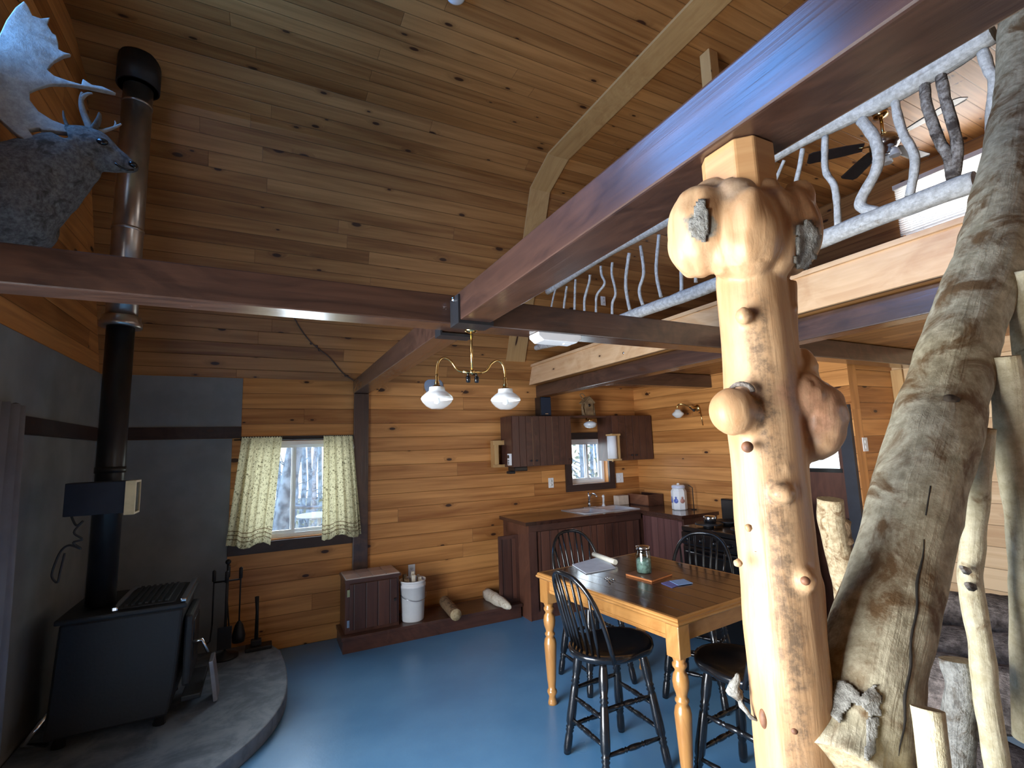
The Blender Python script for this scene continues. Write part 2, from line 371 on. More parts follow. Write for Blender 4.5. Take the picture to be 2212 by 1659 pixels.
def tag(o, label=None, cat=None, group=None, kind=None):
    if label: o['label'] = label
    if cat: o['category'] = cat
    if group: o['group'] = group
    if kind: o['kind'] = kind
    return o
def thing(name, label, cat, loc=(0, 0, 0), group=None):
    o = bpy.data.objects.new(name, None); COL.objects.link(o); o.location = loc; o.empty_display_size = 0.1
    return tag(o, label, cat, group)
def struct(o, label=None): o['kind'] = 'structure'; return tag(o, label) if label else o
def copy_tree(o, parent=None):
    c = o.copy(); COL.objects.link(c)
    if parent: c.parent = parent
    for ch in list(o.children): copy_tree(ch, c)
    return c
def V(*a): return Vector(a)
def catmull(pts, n=6, vals=None):
    P = [Vector(p) for p in pts]; out = []; ov = []
    for i in range(len(P) - 1):
        p0 = P[max(0, i - 1)]; p1 = P[i]; p2 = P[i + 1]; p3 = P[min(len(P) - 1, i + 2)]
        for k in range(n):
            t = k / n
            out.append(0.5 * ((2 * p1) + (p2 - p0) * t + (2 * p0 - 5 * p1 + 4 * p2 - p3) * t * t + (3 * p1 - p0 - 3 * p2 + p3) * t ** 3))
            if vals: ov.append(vals[i] * (1 - t) + vals[i + 1] * t)
    out.append(P[-1])
    if vals: ov.append(vals[-1]); return out, ov
    return out
def remesh(o, voxel, smooth=4, disp=None):
    m = o.modifiers.new('r', 'REMESH'); m.mode = 'VOXEL'; m.voxel_size = voxel; m.use_smooth_shade = True
    sm = o.modifiers.new('s', 'SMOOTH'); sm.iterations = smooth; sm.factor = 0.5
    dg = bpy.context.evaluated_depsgraph_get(); dg.update()
    me = bpy.data.meshes.new_from_object(o.evaluated_get(dg), depsgraph=dg)
    o.modifiers.clear()
    for mt in o.data.materials:
        if mt and mt.name not in [q.name for q in me.materials if q]: me.materials.append(mt)
    if disp:
        me.update()
        nrm = [v.normal.copy() for v in me.vertices]
        for v, n in zip(me.vertices, nrm): v.co += n * disp(v.co + o.location)
    for p in me.polygons: p.use_smooth = True
    o.data = me
    return o

from mathutils.bvhtree import BVHTree
def surface(o):
    L = origin_of(o); t = BVHTree.FromPolygons([v.co + L for v in o.data.vertices], [list(p.vertices) for p in o.data.polygons])
    def hit(u, v):
        d = ray(u, v).normalized(); h, n, *_ = t.ray_cast(CAM, d)
        if h is None: return None, None
        return h, (n if n.dot(d) < 0 else -n)
    return hit
def bark_patch(name, hit, poly, m, parent, step=5.0, lift=.004, seed=0.0):
    """ragged flake of bark lying on a surface inside the outline"""
    def inside(x, y):
        c = False; n = len(poly)
        for i in range(n):
            (xa, ya), (xb, yb) = poly[i], poly[i - 1]
            if (ya > y) != (yb > y) and x < (xb - xa) * (y - ya) / (yb - ya) + xa: c = not c
        return c
    x0, x1 = min(p[0] for p in poly), max(p[0] for p in poly); y0, y1 = min(p[1] for p in poly), max(p[1] for p in poly); mb = MB(); vs = {}
    nx, ny = int((x1 - x0) / step) + 2, int((y1 - y0) / step) + 2
    def vert(i, j):
        if (i, j) not in vs:
            h, n = hit(x0 + i * step, y0 + j * step)
            vs[(i, j)] = None if h is None else mb.bm.verts.new(h + n * (lift * (.7 + 1.1 * noise.noise(h * 45 + V(seed, 0, 0)))))
        return vs[(i, j)]
    for i in range(nx):
        for j in range(ny):
            x, y = x0 + (i + .5) * step, y0 + (j + .5) * step; w_ = noise.noise(V(x * .06, y * .06, seed)) * step * 1.6
            if inside(x + w_, y + w_):
                q = [vert(i, j), vert(i + 1, j), vert(i + 1, j + 1), vert(i, j + 1)]
                if all(q): mb.bm.faces.new(q).smooth = True
    o = mb.build(name, m, parent, recalc=False); md = o.modifiers.new('t', 'SOLIDIFY'); md.thickness = .006; md.offset = 0
    return o

# ------------------------------------------------------------------ setting
YW = 5.037; XL = -1.233; XK = 4.36; ZB = 2.43; YF = -1.5; ZC = 4.6; XG = 6.2
STEEP = 2.47
YK1 = 4.22; ZK1 = 2.41 + STEEP * (YW - YK1); YK2 = 3.83
def wall(name, O, U, Vd, w, h, holes, thick, mat, label=None, top=None):
    """planked wall with real openings; O corner, U along the boards, Vd upward; thickness goes away from the room along -(U x V)"""
    O, U, Vd = Vector(O), Vector(U), Vector(Vd); N = -U.cross(Vd).normalized()
    us = sorted({0, w, *[q for hh in holes for q in hh[:2]]}); vs = sorted({0, h, *[q for hh in holes for q in hh[2:]]})
    mb = MB()
    def inhole(u, v): return any(a < u < b and c < v < d for a, b, c, d in holes)
    def solid(i, j):
        if i < 0 or j < 0 or i >= len(us) - 1 or j >= len(vs) - 1: return False
        return not inhole((us[i] + us[i + 1]) / 2, (vs[j] + vs[j + 1]) / 2)
    P = lambda u, v, d: O + U * u + Vd * v + N * d
    for i in range(len(us) - 1):
        for j in range(len(vs) - 1):
            if not solid(i, j): continue
            a, b, c, d = us[i], us[i + 1], vs[j], vs[j + 1]
            uvq = [(a, c), (b, c), (b, d), (a, d)]
            mb.face([P(a, c, 0), P(b, c, 0), P(b, d, 0), P(a, d, 0)], uvq); mb.face([P(a, c, thick), P(a, d, thick), P(b, d, thick), P(b, c, thick)], [uvq[0], uvq[3], uvq[2], uvq[1]])
            for (ni, nj, e0, e1) in ((i - 1, j, (a, c), (a, d)), (i + 1, j, (b, d), (b, c)), (i, j - 1, (b, c), (a, c)), (i, j + 1, (a, d), (b, d))):
                if not solid(ni, nj): mb.face([P(*e0, 0), P(*e1, 0), P(*e1, thick), P(*e0, thick)], [(0, 0), (1, 0), (1, .1), (0, .1)])
    bmesh.ops.remove_doubles(mb.bm, verts=mb.bm.verts[:], dist=1e-5)
    o = mb.build(name, mat); return struct(o, label)

W1 = (-0.17, 0.74, 0.95, 1.83)          # curtained window: x0 x1 z0 z1
W2 = (3.31, 3.87, 1.235, 1.775)         # kitchen window
mb = MB(); mb.box((XL - .15, YF - .15, -.1), (XG + .15, YW + .15, 0), 'x'); struct(mb.build('floor', 'floor'), 'blue-grey painted cabin floor')
# back wall is seen from -y, so U = +x gives outward = +y
X0 = XL - 0.15
wall('wall_back', (X0, YW, 0), (1, 0, 0), (0, 0, 1), XG - X0, 2.46, [(W1[0] - X0, W1[1] - X0, W1[2], W1[3]), (W2[0] - X0, W2[1] - X0, W2[2], W2[3])], 0.16, 'pine', 'back wall of knotty pine planks')
# left gable wall with the patio door and the high gable window (both outside the frame)
PD = (0.35, 2.55, 0.06, 2.05); GW = (1.4, 2.98, 3.6, 4.42)
wall('wall_left', (XL, YF, 0), (0, 1, 0), (0, 0, 1), YW - YF, 4.7, [(PD[0] - YF, PD[1] - YF, PD[2], PD[3]), (GW[0] - YF, GW[1] - YF, GW[2], GW[3])], 0.15, 'pine', 'left gable wall of pine planks')
wall('wall_front', (X0, YF, 0), (1, 0, 0), (0, 0, 1), XG - X0, 2.46, [(3.0 - X0, 4.6 - X0, 0.9, 2.1)], -0.15, 'pine', 'wall behind the viewer')
wall('wall_kitchen', (XK, 2.35, 0), (0, 1, 0), (0, 0, 1), YW - 2.35, 2.46, [(0.06, 0.86, 0.02, 1.93)], -0.12, 'pine', 'kitchen side wall of pine planks')
wall('wall_hall', (XK + .121, 2.35, 0), (1, 0, 0), (0, 0, 1), 0.6, 2.46, [], 0.1, 'pine', 'short plank wall beside the back door')
wall('wall_right', (5.05, YF, 0), (0, 1, 0), (0, 0, 1), 2.35 - YF + .1, 2.46, [], -0.12, 'pale', 'pale plank wall behind the log stair')
LB = (0.9, 2.6, 3.86, 4.42)
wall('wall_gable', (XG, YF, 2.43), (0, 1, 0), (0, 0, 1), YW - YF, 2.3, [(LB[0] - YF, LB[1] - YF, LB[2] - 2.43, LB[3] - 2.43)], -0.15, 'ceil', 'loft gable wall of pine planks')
# ceiling: steep lower slope, narrow facet, flat top, mirrored towards the front
def ceiling():
    mb = MB(); yc = (YW + YF) / 2
    prof = [(YW + .06, 2.41 - .06 * STEEP), (YK1, ZK1), (YK2, ZC), (2 * yc - YK2, ZC), (2 * yc - YK1, ZK1), (YF - .06, 2.41 - .06 * STEEP)]
    v0 = 0.0
    for i in range(5):
        (ya, za), (yb, zb) = prof[i], prof[i + 1]; L = math.hypot(yb - ya, zb - za)
        mb.face([(X0, ya, za), (XG + .1, ya, za), (XG + .1, yb, zb), (X0, yb, zb)], [(X0, v0), (XG, v0), (XG, v0 + L), (X0, v0 + L)]); v0 += L
    bmesh.ops.remove_doubles(mb.bm, verts=mb.bm.verts[:], dist=1e-5)
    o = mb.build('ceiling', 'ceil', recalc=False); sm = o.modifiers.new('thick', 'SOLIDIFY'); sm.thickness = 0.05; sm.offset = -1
    for p in o.data.polygons: p.use_smooth = False
    return struct(o, 'gambrel ceiling of knotty pine planks')
ceiling()
# pine trim strip following the ceiling
def ceil_trim():
    mb = MB(); xa, xb = 2.425, 2.66; e = 0.022
    zz = lambda y: 2.41 + STEEP * (YW - y)
    pts = [(4.925, zz(4.925)), (YK1, ZK1), (YK2, ZC), (-0.3, ZC)]
    ins = [(4.925 - e, zz(4.925) - .006), (YK1 - e * .85, ZK1 - e * .6), (YK2 - e * .2, ZC - e), (-0.3, ZC - e)]
    for i in range(3):
        a, b, c, d = pts[i], pts[i + 1], ins[i + 1], ins[i]
        poly = [V(xa, *a), V(xa, *b), V(xa, *c), V(xa, *d)]
        p2 = [q + V(xb - xa, 0, 0) for q in poly]; L = i * 2.0
        mb.face(poly, [(0, 0)] * 4); mb.face(p2[::-1], [(0, 0)] * 4)
        ln = math.hypot(b[0] - a[0], b[1] - a[1])
        mb.face([poly[3], poly[2], p2[2], p2[3]], [(L, 0), (L + ln, 0), (L + ln, .235), (L, .235)])
        mb.face([poly[0], p2[0], p2[1], poly[1]], [(L, 0), (L, .235), (L + ln, .235), (L + ln, 0)])
        if i == 0: mb.face([poly[0], poly[3], p2[3], p2[0]], [(0, 0)] * 4)
    struct(mb.build('trim_1', 'trim'), 'flat pine trim strip running up the ceiling')
ceil_trim()
# loft floor and fascia
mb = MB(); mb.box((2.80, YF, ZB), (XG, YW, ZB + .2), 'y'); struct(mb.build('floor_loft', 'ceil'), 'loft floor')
o = MB().box((2.775, YF + .01, ZB), (2.815, YW - .003, ZB + .225), 'y').build('fascia_board', 'fascia', bevel=0.003); tag(o, 'pale pine fascia board along the edge of the loft', 'board')
mb = MB(); mb.box((2.755, YF + .01, ZB + .205), (2.83, YW - .003, ZB + .232), 'y'); cp = mb.build('cap_strip', 'fascia', o)
for y in (1.75, 3.3):
    for z in (ZB + .06, ZB + .16): mb = MB(); mb.lathe([(0, 0), (.011, .0), (.011, .004), (.006, .007), (0, .008)], (2.775, y, z), 10, axis=(-1, 0, 0)); mb.build('bolt', 'chrome', o)

# ------------------------------------------------------------------ timber frame
def timber(name, a, b, grain, label, mat='beam', bev=.006, off=0.0):
    o = MB().box(a, b, grain, bev=bev, off=off).build(name, mat); return tag(o, label, 'beam' if 'beam' in name or 'joist' in name else 'post')
BZ0, BZ1 = 2.285, 2.425
timber('ceiling_beam', (.765, YF + .01, BZ0 - .008), (.918, 2.108, BZ1 - .015), 'y', 'big brown timber beam passing overhead from the log column, blue with window light')
ob = MB(); ob.prism([V(.765, 2.252, BZ0), V(.765, YW - .01, BZ0), V(.765, YW - .01, 2.415), V(.765, 2.252, 2.425)], (.150, 0, 0))
tag(ob.build('ceiling_beam', 'beam', bevel=.005), 'shorter brown beam from the steel bracket to the back wall post', 'beam')
timber('ceiling_beam', (XL + .005, 2.11, BZ0), (2.86, 2.25, BZ1), 'x', 'dark brown cross beam running left to right under the deer head', off=5.0)
timber('ceiling_beam', (2.865, YF + .01, BZ0), (3.0, YW - .005, BZ1 - .003), 'y', 'dark brown beam carrying the loft edge under the fascia', off=9.0)
timber('ceiling_joist', (3.002, 2.11, BZ0), (5.04, 2.25, BZ1 - .003), 'x', 'dark joist under the loft ending at the pale right wall', off=12.0)
timber('ceiling_joist', (3.002, 3.75, BZ0), (4.355, 3.89, BZ1 - .003), 'x', 'dark joist under the loft above the kitchen', off=14.0)
timber('timber_post', (.772, YW - .045, 0.0), (.914, YW - .001, BZ0 - .001), 'z', 'brown timber post on the back wall right of the curtained window', off=3.0)
timber('timber_post', (2.85, 2.22, ZB + .201), (2.94, 2.31, ZC - .003), 'z', 'short upright pine post reaching the flat ceiling beside the trim strip', mat='trim')
def hanger(label, y0, y1, s):
    t = thing('beam_hanger', label, 'bracket', (.84, (y0 + y1) / 2, BZ0 - .01))
    mb = MB(); mb.box((.755, y0, BZ0 - .022), (.928, y1, BZ0 - .0085)); mb.build('seat_plate', 'iron', t)
    for x in (.755, .919): mb = MB(); mb.box((x, y0, BZ0 - .0085), (x + .009, y1, BZ1 - .03)); mb.build('side_plate', 'iron', t)
    mb = MB(); mb.lathe([(0, 0), (.014, 0), (.014, .006), (.009, .012), (0, .013)], (.755, (y0 + y1) / 2, 2.385), 12, axis=(-1, 0, 0)); mb.build('bolt', 'chrome', t)
hanger('black steel bracket holding the near beam end at the crossing', 2.0, 2.107, 1)
hanger('black steel bracket holding the far beam at the crossing', 2.253, 2.34, -1)
mb = MB(); mb.box((4.93, 2.05, BZ0 - .1), (5.0495, 2.108, BZ0 + .02)); tag(mb.build('joist_bracket', 'iron'), 'small black bracket under the joist end on the pale wall', 'bracket')
# pine corner board on the pale wall
mb = MB(); mb.box((5.02, 2.26, 0), (5.049, 2.348, BZ0 - .002), 'z'); struct(mb.build('trim_2', 'trim'), 'pine corner board on the pale wall')

# ------------------------------------------------------------------ windows
def slider(name, label, x0, x1, z0, z1, y, xm, depth=.06, fw=.035):
    t = thing(name, label, 'window', ((x0 + x1) / 2, y, z0)); t['kind'] = 'structure'
    mb = MB()
    mb.box((x0, y, z0), (x0 + fw, y + depth, z1)); mb.box((x1 - fw, y, z0), (x1, y + depth, z1)); mb.box((x0 + fw, y, z0), (x1 - fw, y + depth, z0 + fw)); mb.box((x0 + fw, y, z1 - fw), (x1 - fw, y + depth, z1))
    mb.build('window_frame', 'vinyl', t)
    sashes = ((x0 + fw, xm + .02, y + .012), (xm - .02, x1 - fw, y + .034))
    for a, b, yy in sashes:
        s = .028; mb = MB()
        mb.box((a, yy, z0 + fw), (a + s, yy + .02, z1 - fw)); mb.box((b - s, yy, z0 + fw), (b, yy + .02, z1 - fw)); mb.box((a + s, yy, z0 + fw), (b - s, yy + .02, z0 + fw + s)); mb.box((a + s, yy, z1 - fw - s), (b - s, yy + .02, z1 - fw))
        sa = mb.build('sash', 'vinyl', t)
        mb = MB(); mb.box((a + s, yy + .008, z0 + fw + s), (b - s, yy + .012, z1 - fw - s)); mb.build('pane', 'glass', sa)
    return t
slider('window_1', 'white sliding window between the yellow curtains', W1[0], W1[1], W1[2], W1[3], YW + .05, .245)
slider('window_2', 'small white sliding window over the sink', W2[0], W2[1], W2[2], W2[3], YW + .08, 3.62)
# casings
mb = MB(); mb.box((-.266, YW - .03, .845), (.771, YW - .001, .94), 'x', bev=.004); struct(mb.build('trim_3', 'darktrim'), 'dark sill board under the curtained window')
mb = MB(); mb.box((-.2, YW - .024, 1.832), (.771, YW - .001, 1.875), 'x'); struct(mb.build('trim_4', 'darktrim'), 'dark head board above the curtained window')
mb = MB(); a, b, c, d = W2; w = .082
mb.box((a - w, YW - .03, c - w), (b + w, YW - .001, c), 'x'); mb.box((a - w, YW - .03, d), (b + w, YW - .001, d + w), 'x'); mb.box((a - w, YW - .03, c), (a, YW - .001, d), 'z'); mb.box((b, YW - .03, c), (b + w, YW - .001, d), 'z')
struct(mb.build('trim_5', 'darktrim'), 'dark brown casing round the sink window')
# patio door and gable window in the left wall
def side_window(name, label, y0, y1, z0, z1, n, x=None, mat='vinyl'):
    x = XL - .1 if x is None else x
    t = thing(name, label, 'window', (x, (y0 + y1) / 2, z0)); t['kind'] = 'structure'; mb = MB(); f = .05
    mb.box((x, y0, z0), (x + .05, y0 + f, z1)); mb.box((x, y1 - f, z0), (x + .05, y1, z1)); mb.box((x, y0 + f, z0), (x + .05, y1 - f, z0 + f)); mb.box((x, y0 + f, z1 - f), (x + .05, y1 - f, z1))
    st = (y1 - y0) / n
    for k in range(1, n): mb.box((x, y0 + st * k - f / 2, z0 + f), (x + .05, y0 + st * k + f / 2, z1 - f))
    fr = mb.build('window_frame', mat, t)
    for k in range(n):
        mb = MB(); ya = y0 + st * k + (f if k == 0 else f / 2); yb = y0 + st * (k + 1) - (f if k == n - 1 else f / 2)
        mb.box((x + .02, ya, z0 + f), (x + .026, yb, z1 - f)); mb.build('pane', 'glass', t)
    return t
side_window('window_3', 'glazed patio door in the left wall', *PD, 2)
side_window('window_4', 'high gable window above the patio door', *GW, 2)
# loft gable window with blinds
t = side_window('window_5', 'loft window behind white slatted blinds', *LB, 2, XG + .05)
bl = thing('window_blind', 'white slatted blind on the loft window', 'blind', (XG - .03, (LB[0] + LB[1]) / 2, LB[3]))
mb = MB(); mb.box((XG - .055, LB[0] - .02, LB[3] - .02), (XG - .015, LB[1] + .02, LB[3] + .03)); mb.build('head_rail', 'white', bl)
mb = MB()
for k in range(22):
    z = LB[3] - .03 - k * .0245; mb.box((XG - .05, LB[0] - .01, z - .001), (XG - .022, LB[1] + .01, z + .0015), rot=Matrix.Rotation(math.radians(24), 3, 'Y'))
mb.build('slats', 'white', bl)
mb = MB(); mb.box((XG - .05, LB[0] - .01, LB[2] - .03), (XG - .02, LB[1] + .01, LB[2] - .01)); mb.build('bottom_rail', 'white', bl)
for y in (LB[0] + .2, LB[1] - .2): mb = MB(); mb.tube([(XG - .036, y, LB[3] - .02), (XG - .036, y, LB[2] - .02)], .0025, 5); mb.build('cord', 'white', bl)
# back door in the kitchen wall
d1 = thing('door_1', 'brown back door with a glass light', 'door', (XK + .05, 2.8, 0)); d1['kind'] = 'structure'
mb = MB(); mb.box((XK + .03, 2.42, .025), (XK + .075, 3.20, 1.43), 'z'); mb.box((XK + .03, 2.42, 1.43), (XK + .075, 2.52, 1.92), 'z'); mb.box((XK + .03, 3.08, 1.43), (XK + .075, 3.20, 1.92), 'z'); mb.box((XK + .03, 2.52, 1.80), (XK + .075, 3.08, 1.92), 'z')
mb.build('door_panel', 'stain1', d1)
mb = MB(); mb.box((XK + .048, 2.52, 1.43), (XK + .054, 3.08, 1.80)); mb.build('pane', 'glass', d1)
mb = MB(); mb.box((XK + .022, 2.5, 1.40), (XK + .03, 3.1, 1.435)); mb.build('glazing_bead', 'black', d1)
mb = MB(); mb.ball((XK - .03, 2.49, 1.0), .028, 2); mb.tube([(XK - .03, 2.49, 1.0), (XK + .03, 2.49, 1.0)], .012, 8); mb.build('door_knob', 'chrome', d1)
mb = MB(); mb.box((XK - .035, 2.36, 0), (XK - .001, 2.455, 1.97), 'z'); struct(mb.build('trim_6', plain('near_black_casing', (.022, .024, .032), .45)), 'near black casing post beside the back door')

# ------------------------------------------------------------------ world and daylight
w = bpy.data.worlds.new('World'); scene.world = w; w.use_nodes = True; nt = w.node_tree; nt.nodes.clear()
wo = nt.nodes.new('ShaderNodeOutputWorld'); bg = nt.nodes.new('ShaderNodeBackground'); nt.links.new(bg.outputs[0], wo.inputs[0])
tc = nt.nodes.new('ShaderNodeTexCoord'); sx = nt.nodes.new('ShaderNodeSeparateXYZ'); nt.links.new(tc.outputs['Generated'], sx.inputs[0])
rp = nt.nodes.new('ShaderNodeValToRGB'); nt.links.new(sx.outputs[2], rp.inputs[0])
rp.color_ramp.elements[0].position = 0.0; rp.color_ramp.elements[0].color = (.80, .92, 1, 1); rp.color_ramp.elements[1].position = .7; rp.color_ramp.elements[1].color = (.38, .62, 1, 1)
nt.links.new(rp.outputs[0], bg.inputs[0]); bg.inputs[1].default_value = 3.2
def area(name, loc, rot, sx_, sy_, power, col):
    l = bpy.data.lights.new(name, 'AREA'); l.shape = 'RECTANGLE'; l.size = sx_; l.size_y = sy_; l.energy = power; l.color = col
    o = bpy.data.objects.new(name, l); COL.objects.link(o); o.location = loc; o.rotation_euler = rot; return o
l_ = area('daylight_patio_door', (XL - .3, (PD[0] + PD[1]) / 2, 1.06), (0, -PI / 2, 0), 2.0, 2.2, 225, (.93, .96, 1)); l_.data.spread = math.radians(122)
l_ = area('daylight_gable_window', (XL - .3, (GW[0] + GW[1]) / 2, (GW[2] + GW[3]) / 2), (0, -PI / 2, 0), .85, 1.6, 82, (.035, .33, 1)); l_.data.spread = math.radians(140)
area('fill_front_wall', (3.8, YF - .3, 1.5), (PI / 2, 0, 0), 1.6, 1.2, 12, (.95, .97, 1))  # added soft fill lamp behind the viewer; the wall opening has no window
area('daylight_curtained_window', (.285, YW + .4, 1.4), (-PI / 2, 0, 0), .9, .9, 22, (.8, .92, 1))
area('daylight_sink_window', (3.6, YW + .4, 1.5), (-PI / 2, 0, 0), .6, .6, 8, (.8, .92, 1))
area('daylight_loft_window', (XG + .3, 1.75, 4.15), (0, PI / 2, 0), .6, 1.6, 60, (1, .95, .88))

# ------------------------------------------------------------------ view
vs_ = scene.view_settings; scene.display_settings.display_device = 'sRGB'
vs_.view_transform = 'Standard'; vs_.look = 'None'; vs_.gamma = 1.0; vs_.use_curve_mapping = False; vs_.exposure = 0.0

# ------------------------------------------------------------------ stove corner
# cement heat boards and their dark rail
mb = MB(); mb.box((XL + .002, YW - .014, 1.965), (-.20, YW - .001, 2.405)); tag(mb.build('heat_board', 'cement'), 'grey cement board above the dark rail on the back wall', 'panel')
mb = MB(); mb.box((XL + .002, YW - .014, 0), (-.267, YW - .001, 1.86)); tag(mb.build('heat_board', 'cement'), 'large grey cement board behind the stove under the dark rail', 'panel')
mb = MB(); mb.box((XL + .001, 2.75, 1.965), (XL + .014, YW - .016, 2.405)); tag(mb.build('heat_board', 'cement'), 'grey cement board above the rail on the left wall', 'panel')
mb = MB(); mb.box((XL + .001, 2.75, 0), (XL + .014, YW - .016, 1.86)); tag(mb.build('heat_board', 'cement'), 'grey cement board on the left wall behind the drape', 'panel')
mb = MB(); mb.box((XL + .002, YW - .03, 1.862), (-.197, YW - .001, 1.963), 'x'); struct(mb.build('trim_7', 'darktrim'), 'dark rail between the cement boards')
mb = MB(); mb.box((XL + .001, 3.0, 1.862), (XL + .03, YW - .032, 1.963), 'y'); struct(mb.build('trim_8', 'darktrim'), 'dark rail along the left wall')
# hearth slab with a rounded front
hp = [V(XL + .02, YW - .02, 0), V(.06, YW - .02, 0)]
for p in catmull([V(.165, 4.72, 0), V(.195, 4.25, 0), V(.17, 3.86, 0), V(.07, 3.55, 0), V(-.12, 3.27, 0), V(-.42, 3.03, 0), V(-.8, 2.9, 0), V(XL + .02, 2.86, 0)], 6): hp.append(p)
mb = MB(); mb.prism(hp, (0, 0, .095)); tag(mb.build('hearth_slab', 'slate', bevel=.008), 'grey slate hearth slab with a curved front edge under the stove', 'hearth')
HT = .097
# wood stove, seen from its side
st = thing('wood_stove', 'black cast iron wood stove on the slate hearth', 'stove', (-.75, 4.05, HT))
x0, x1, y0, y1, z0, z1 = -1.03, -.43, 3.82, 4.40, .21, .80
mb = MB(); mb.prism([V(x0 - .03, y0, .15), V(x1 - .055, y0, .15), V(x1 - .03, y0, .30), V(x1, y0, z1 - .03), V(x0, y0, z1 - .03)], (0, y1 - y0, 0)); mb.build('body', 'iron', st, bevel=.015)
mb = MB(); mb.box((x0 - .02, y0 - .02, z1 - .03), (x1 + .02, y1 + .02, z1), bev=.01); mb.build('top_plate', 'iron', st)
mb = MB(); mb.box((x0 + .26, y0 + .03, z1), (x1 - .05, y1 - .03, z1 + .012), bev=.004)
for k in range(7): mb.box((x0 + .29 + k * .034, y0 + .05, z1 + .012), (x0 + .306 + k * .034, y1 - .05, z1 + .024))
mb.build('cooking_grate', 'iron', st)
for xx in (x0 + .235, x1 - .02):
    mb = MB(); mb.box((xx, y0 + .0, z1), (xx + .034, y1, z1 + .026), bev=.008); mb.build('steel_trim', 'chrome', st)
for xx in (x0 - .0, x1 - .13):
    for yy in (y0 + .02, y1 - .08):
        mb = MB(); mb.tube([(xx + .03, yy + .03, HT), (xx + .035, yy + .03, HT + .06), (xx + .03, yy + .03, .16)], [.035, .022, .04], 10); mb.build('leg', 'iron', st)
mb = MB(); mb.box((x1, y0 + .08, .27), (x1 + .045, y1 - .08, .70), bev=.015)
dr = mb.build('door', 'iron', st)
mb = MB(); mb.box((x1 + .045, y0 + .15, .40), (x1 + .05, y1 - .15, .64)); mb.build('door_glass', plain('sooty_glass', (.02, .02, .022), .12), dr)
mb = MB(); mb.tube([(x1 + .04, y0 + .11, .52), (x1 + .10, y0 + .11, .525), (x1 + .115, y0 + .11, .49), (x1 + .135, y0 + .115, .44)], .009, 8); mb.build('handle', 'chrome', dr)
mb = MB(); mb.box((x1 + .005, y0 + .06, .19), (x1 + .11, y1 - .06, .22), bev=.006); mb.build('ash_lip', 'iron', st)
mb = MB(); mb.tube([(x0 - .03, y0 + .08, HT + .015), (x0 - .10, y0 - .02, HT + .08), (x0 - .02, y0 + .02, HT + .2)], .014, 8); mb.build('lever', 'chrome', st)
# ash pan leaning by the door
mb = MB(); mb.box((-.275, 4.0, HT + .002), (-.25, 4.17, HT + .26), bev=.004, rot=Matrix.Rotation(-.14, 3, 'Y')); tag(mb.build('stove_board', plain('dull_tin', (.30, .29, .31), .4, .7)), 'small dull metal plate leaning on the right side of the stove', 'plate')
# stove pipe
PX, PY = -.893, 4.03
sp = thing('stovepipe', 'black stovepipe changing to a shiny insulated chimney under the ceiling', 'stovepipe', (PX, PY, .8))
mb = MB(); mb.tube([(PX, PY, z1 + .013), (PX, PY, 2.60)], .077, 28); mb.lathe([(.077, 0), (.082, 0), (.082, .04), (.077, .04)], (PX, PY, 1.62), 28); mb.build('lower_pipe', 'blackpipe', sp)
mb = MB(); mb.lathe([(.078, 0), (.118, .0), (.118, .03), (.108, .05), (.108, .07), (.1, .075)], (PX, PY, 2.585), 32); mb.build('collar', 'galv', sp)
mb = MB(); mb.tube([(PX, PY, 2.62), (PX, PY, 4.50)], .088, 32)
for z in (3.26, 4.2): mb.lathe([(.088, 0), (.092, 0), (.092, .02), (.088, .02)], (PX, PY, z), 32)
mb.build('upper_pipe', 'galv', sp)
mb = MB(); mb.lathe([(.128, 0), (.128, .22), (.118, .22), (.118, 0)], (PX, PY - .01, 4.34), 32); mb.build('ceiling_support', 'iron', sp)
mb = MB(); mb.lathe([(.09, 0), (.126, 0), (.126, .012), (.09, .012)], (PX, PY - .01, 4.345), 32); mb.build('ceiling_ring', 'iron', sp)
# framed dark box with a cord, on an arm from the left wall
bx = thing('wall_speaker', 'dark box with a pale wooden frame hung in front of the stovepipe', 'speaker', (-.82, 3.72, 1.5))
pa = onY(140, 1045, 3.7); pb = onY(268, 1112, 3.7)
mb = MB(); mb.box((pa.x, 3.70, pb.z + .01), (pb.x, 3.83, pa.z), bev=.006); mb.build('case', plain('dark_blue_cloth', (.015, .018, .028), .7), bx)
X = pb.x; mb = MB(); f = .022
for a, b in (((3.68, pb.z), (3.68 + f + .006, pa.z)), ((3.83 - .01, pb.z), (3.83, pa.z)), ((3.708, pb.z), (3.82, pb.z + .012)), ((3.708, pa.z - .012), (3.82, pa.z))): mb.box((X + .001, a[0], a[1]), (X + .05, b[0], b[1]), 'z')
mb.build('frame', plain('pale_raw_wood', (.62, .48, .26), .5), bx)
mb = MB(); mb.box((X + .038, 3.709, pb.z + .013), (X + .044, 3.819, pa.z - .013)); mb.build('grille', 'black', bx)
mb = MB(); mb.box((PX - .03, 3.831, 1.46), (PX + .03, 3.953, 1.52)); mb.build('pipe_bracket', 'iron', bx)
q = [onY(*p, 3.72) for p in ((150, 1112), (165, 1135), (180, 1125), (160, 1150), (178, 1165), (158, 1172), (175, 1185), (150, 1178), (132, 1190), (118, 1220), (112, 1245), (124, 1258), (130, 1235), (140, 1195))]
q[0].y = 3.74
mb = MB(); mb.tube(catmull(q, 6), .006, 8); mb.build('cord', 'rope', bx)
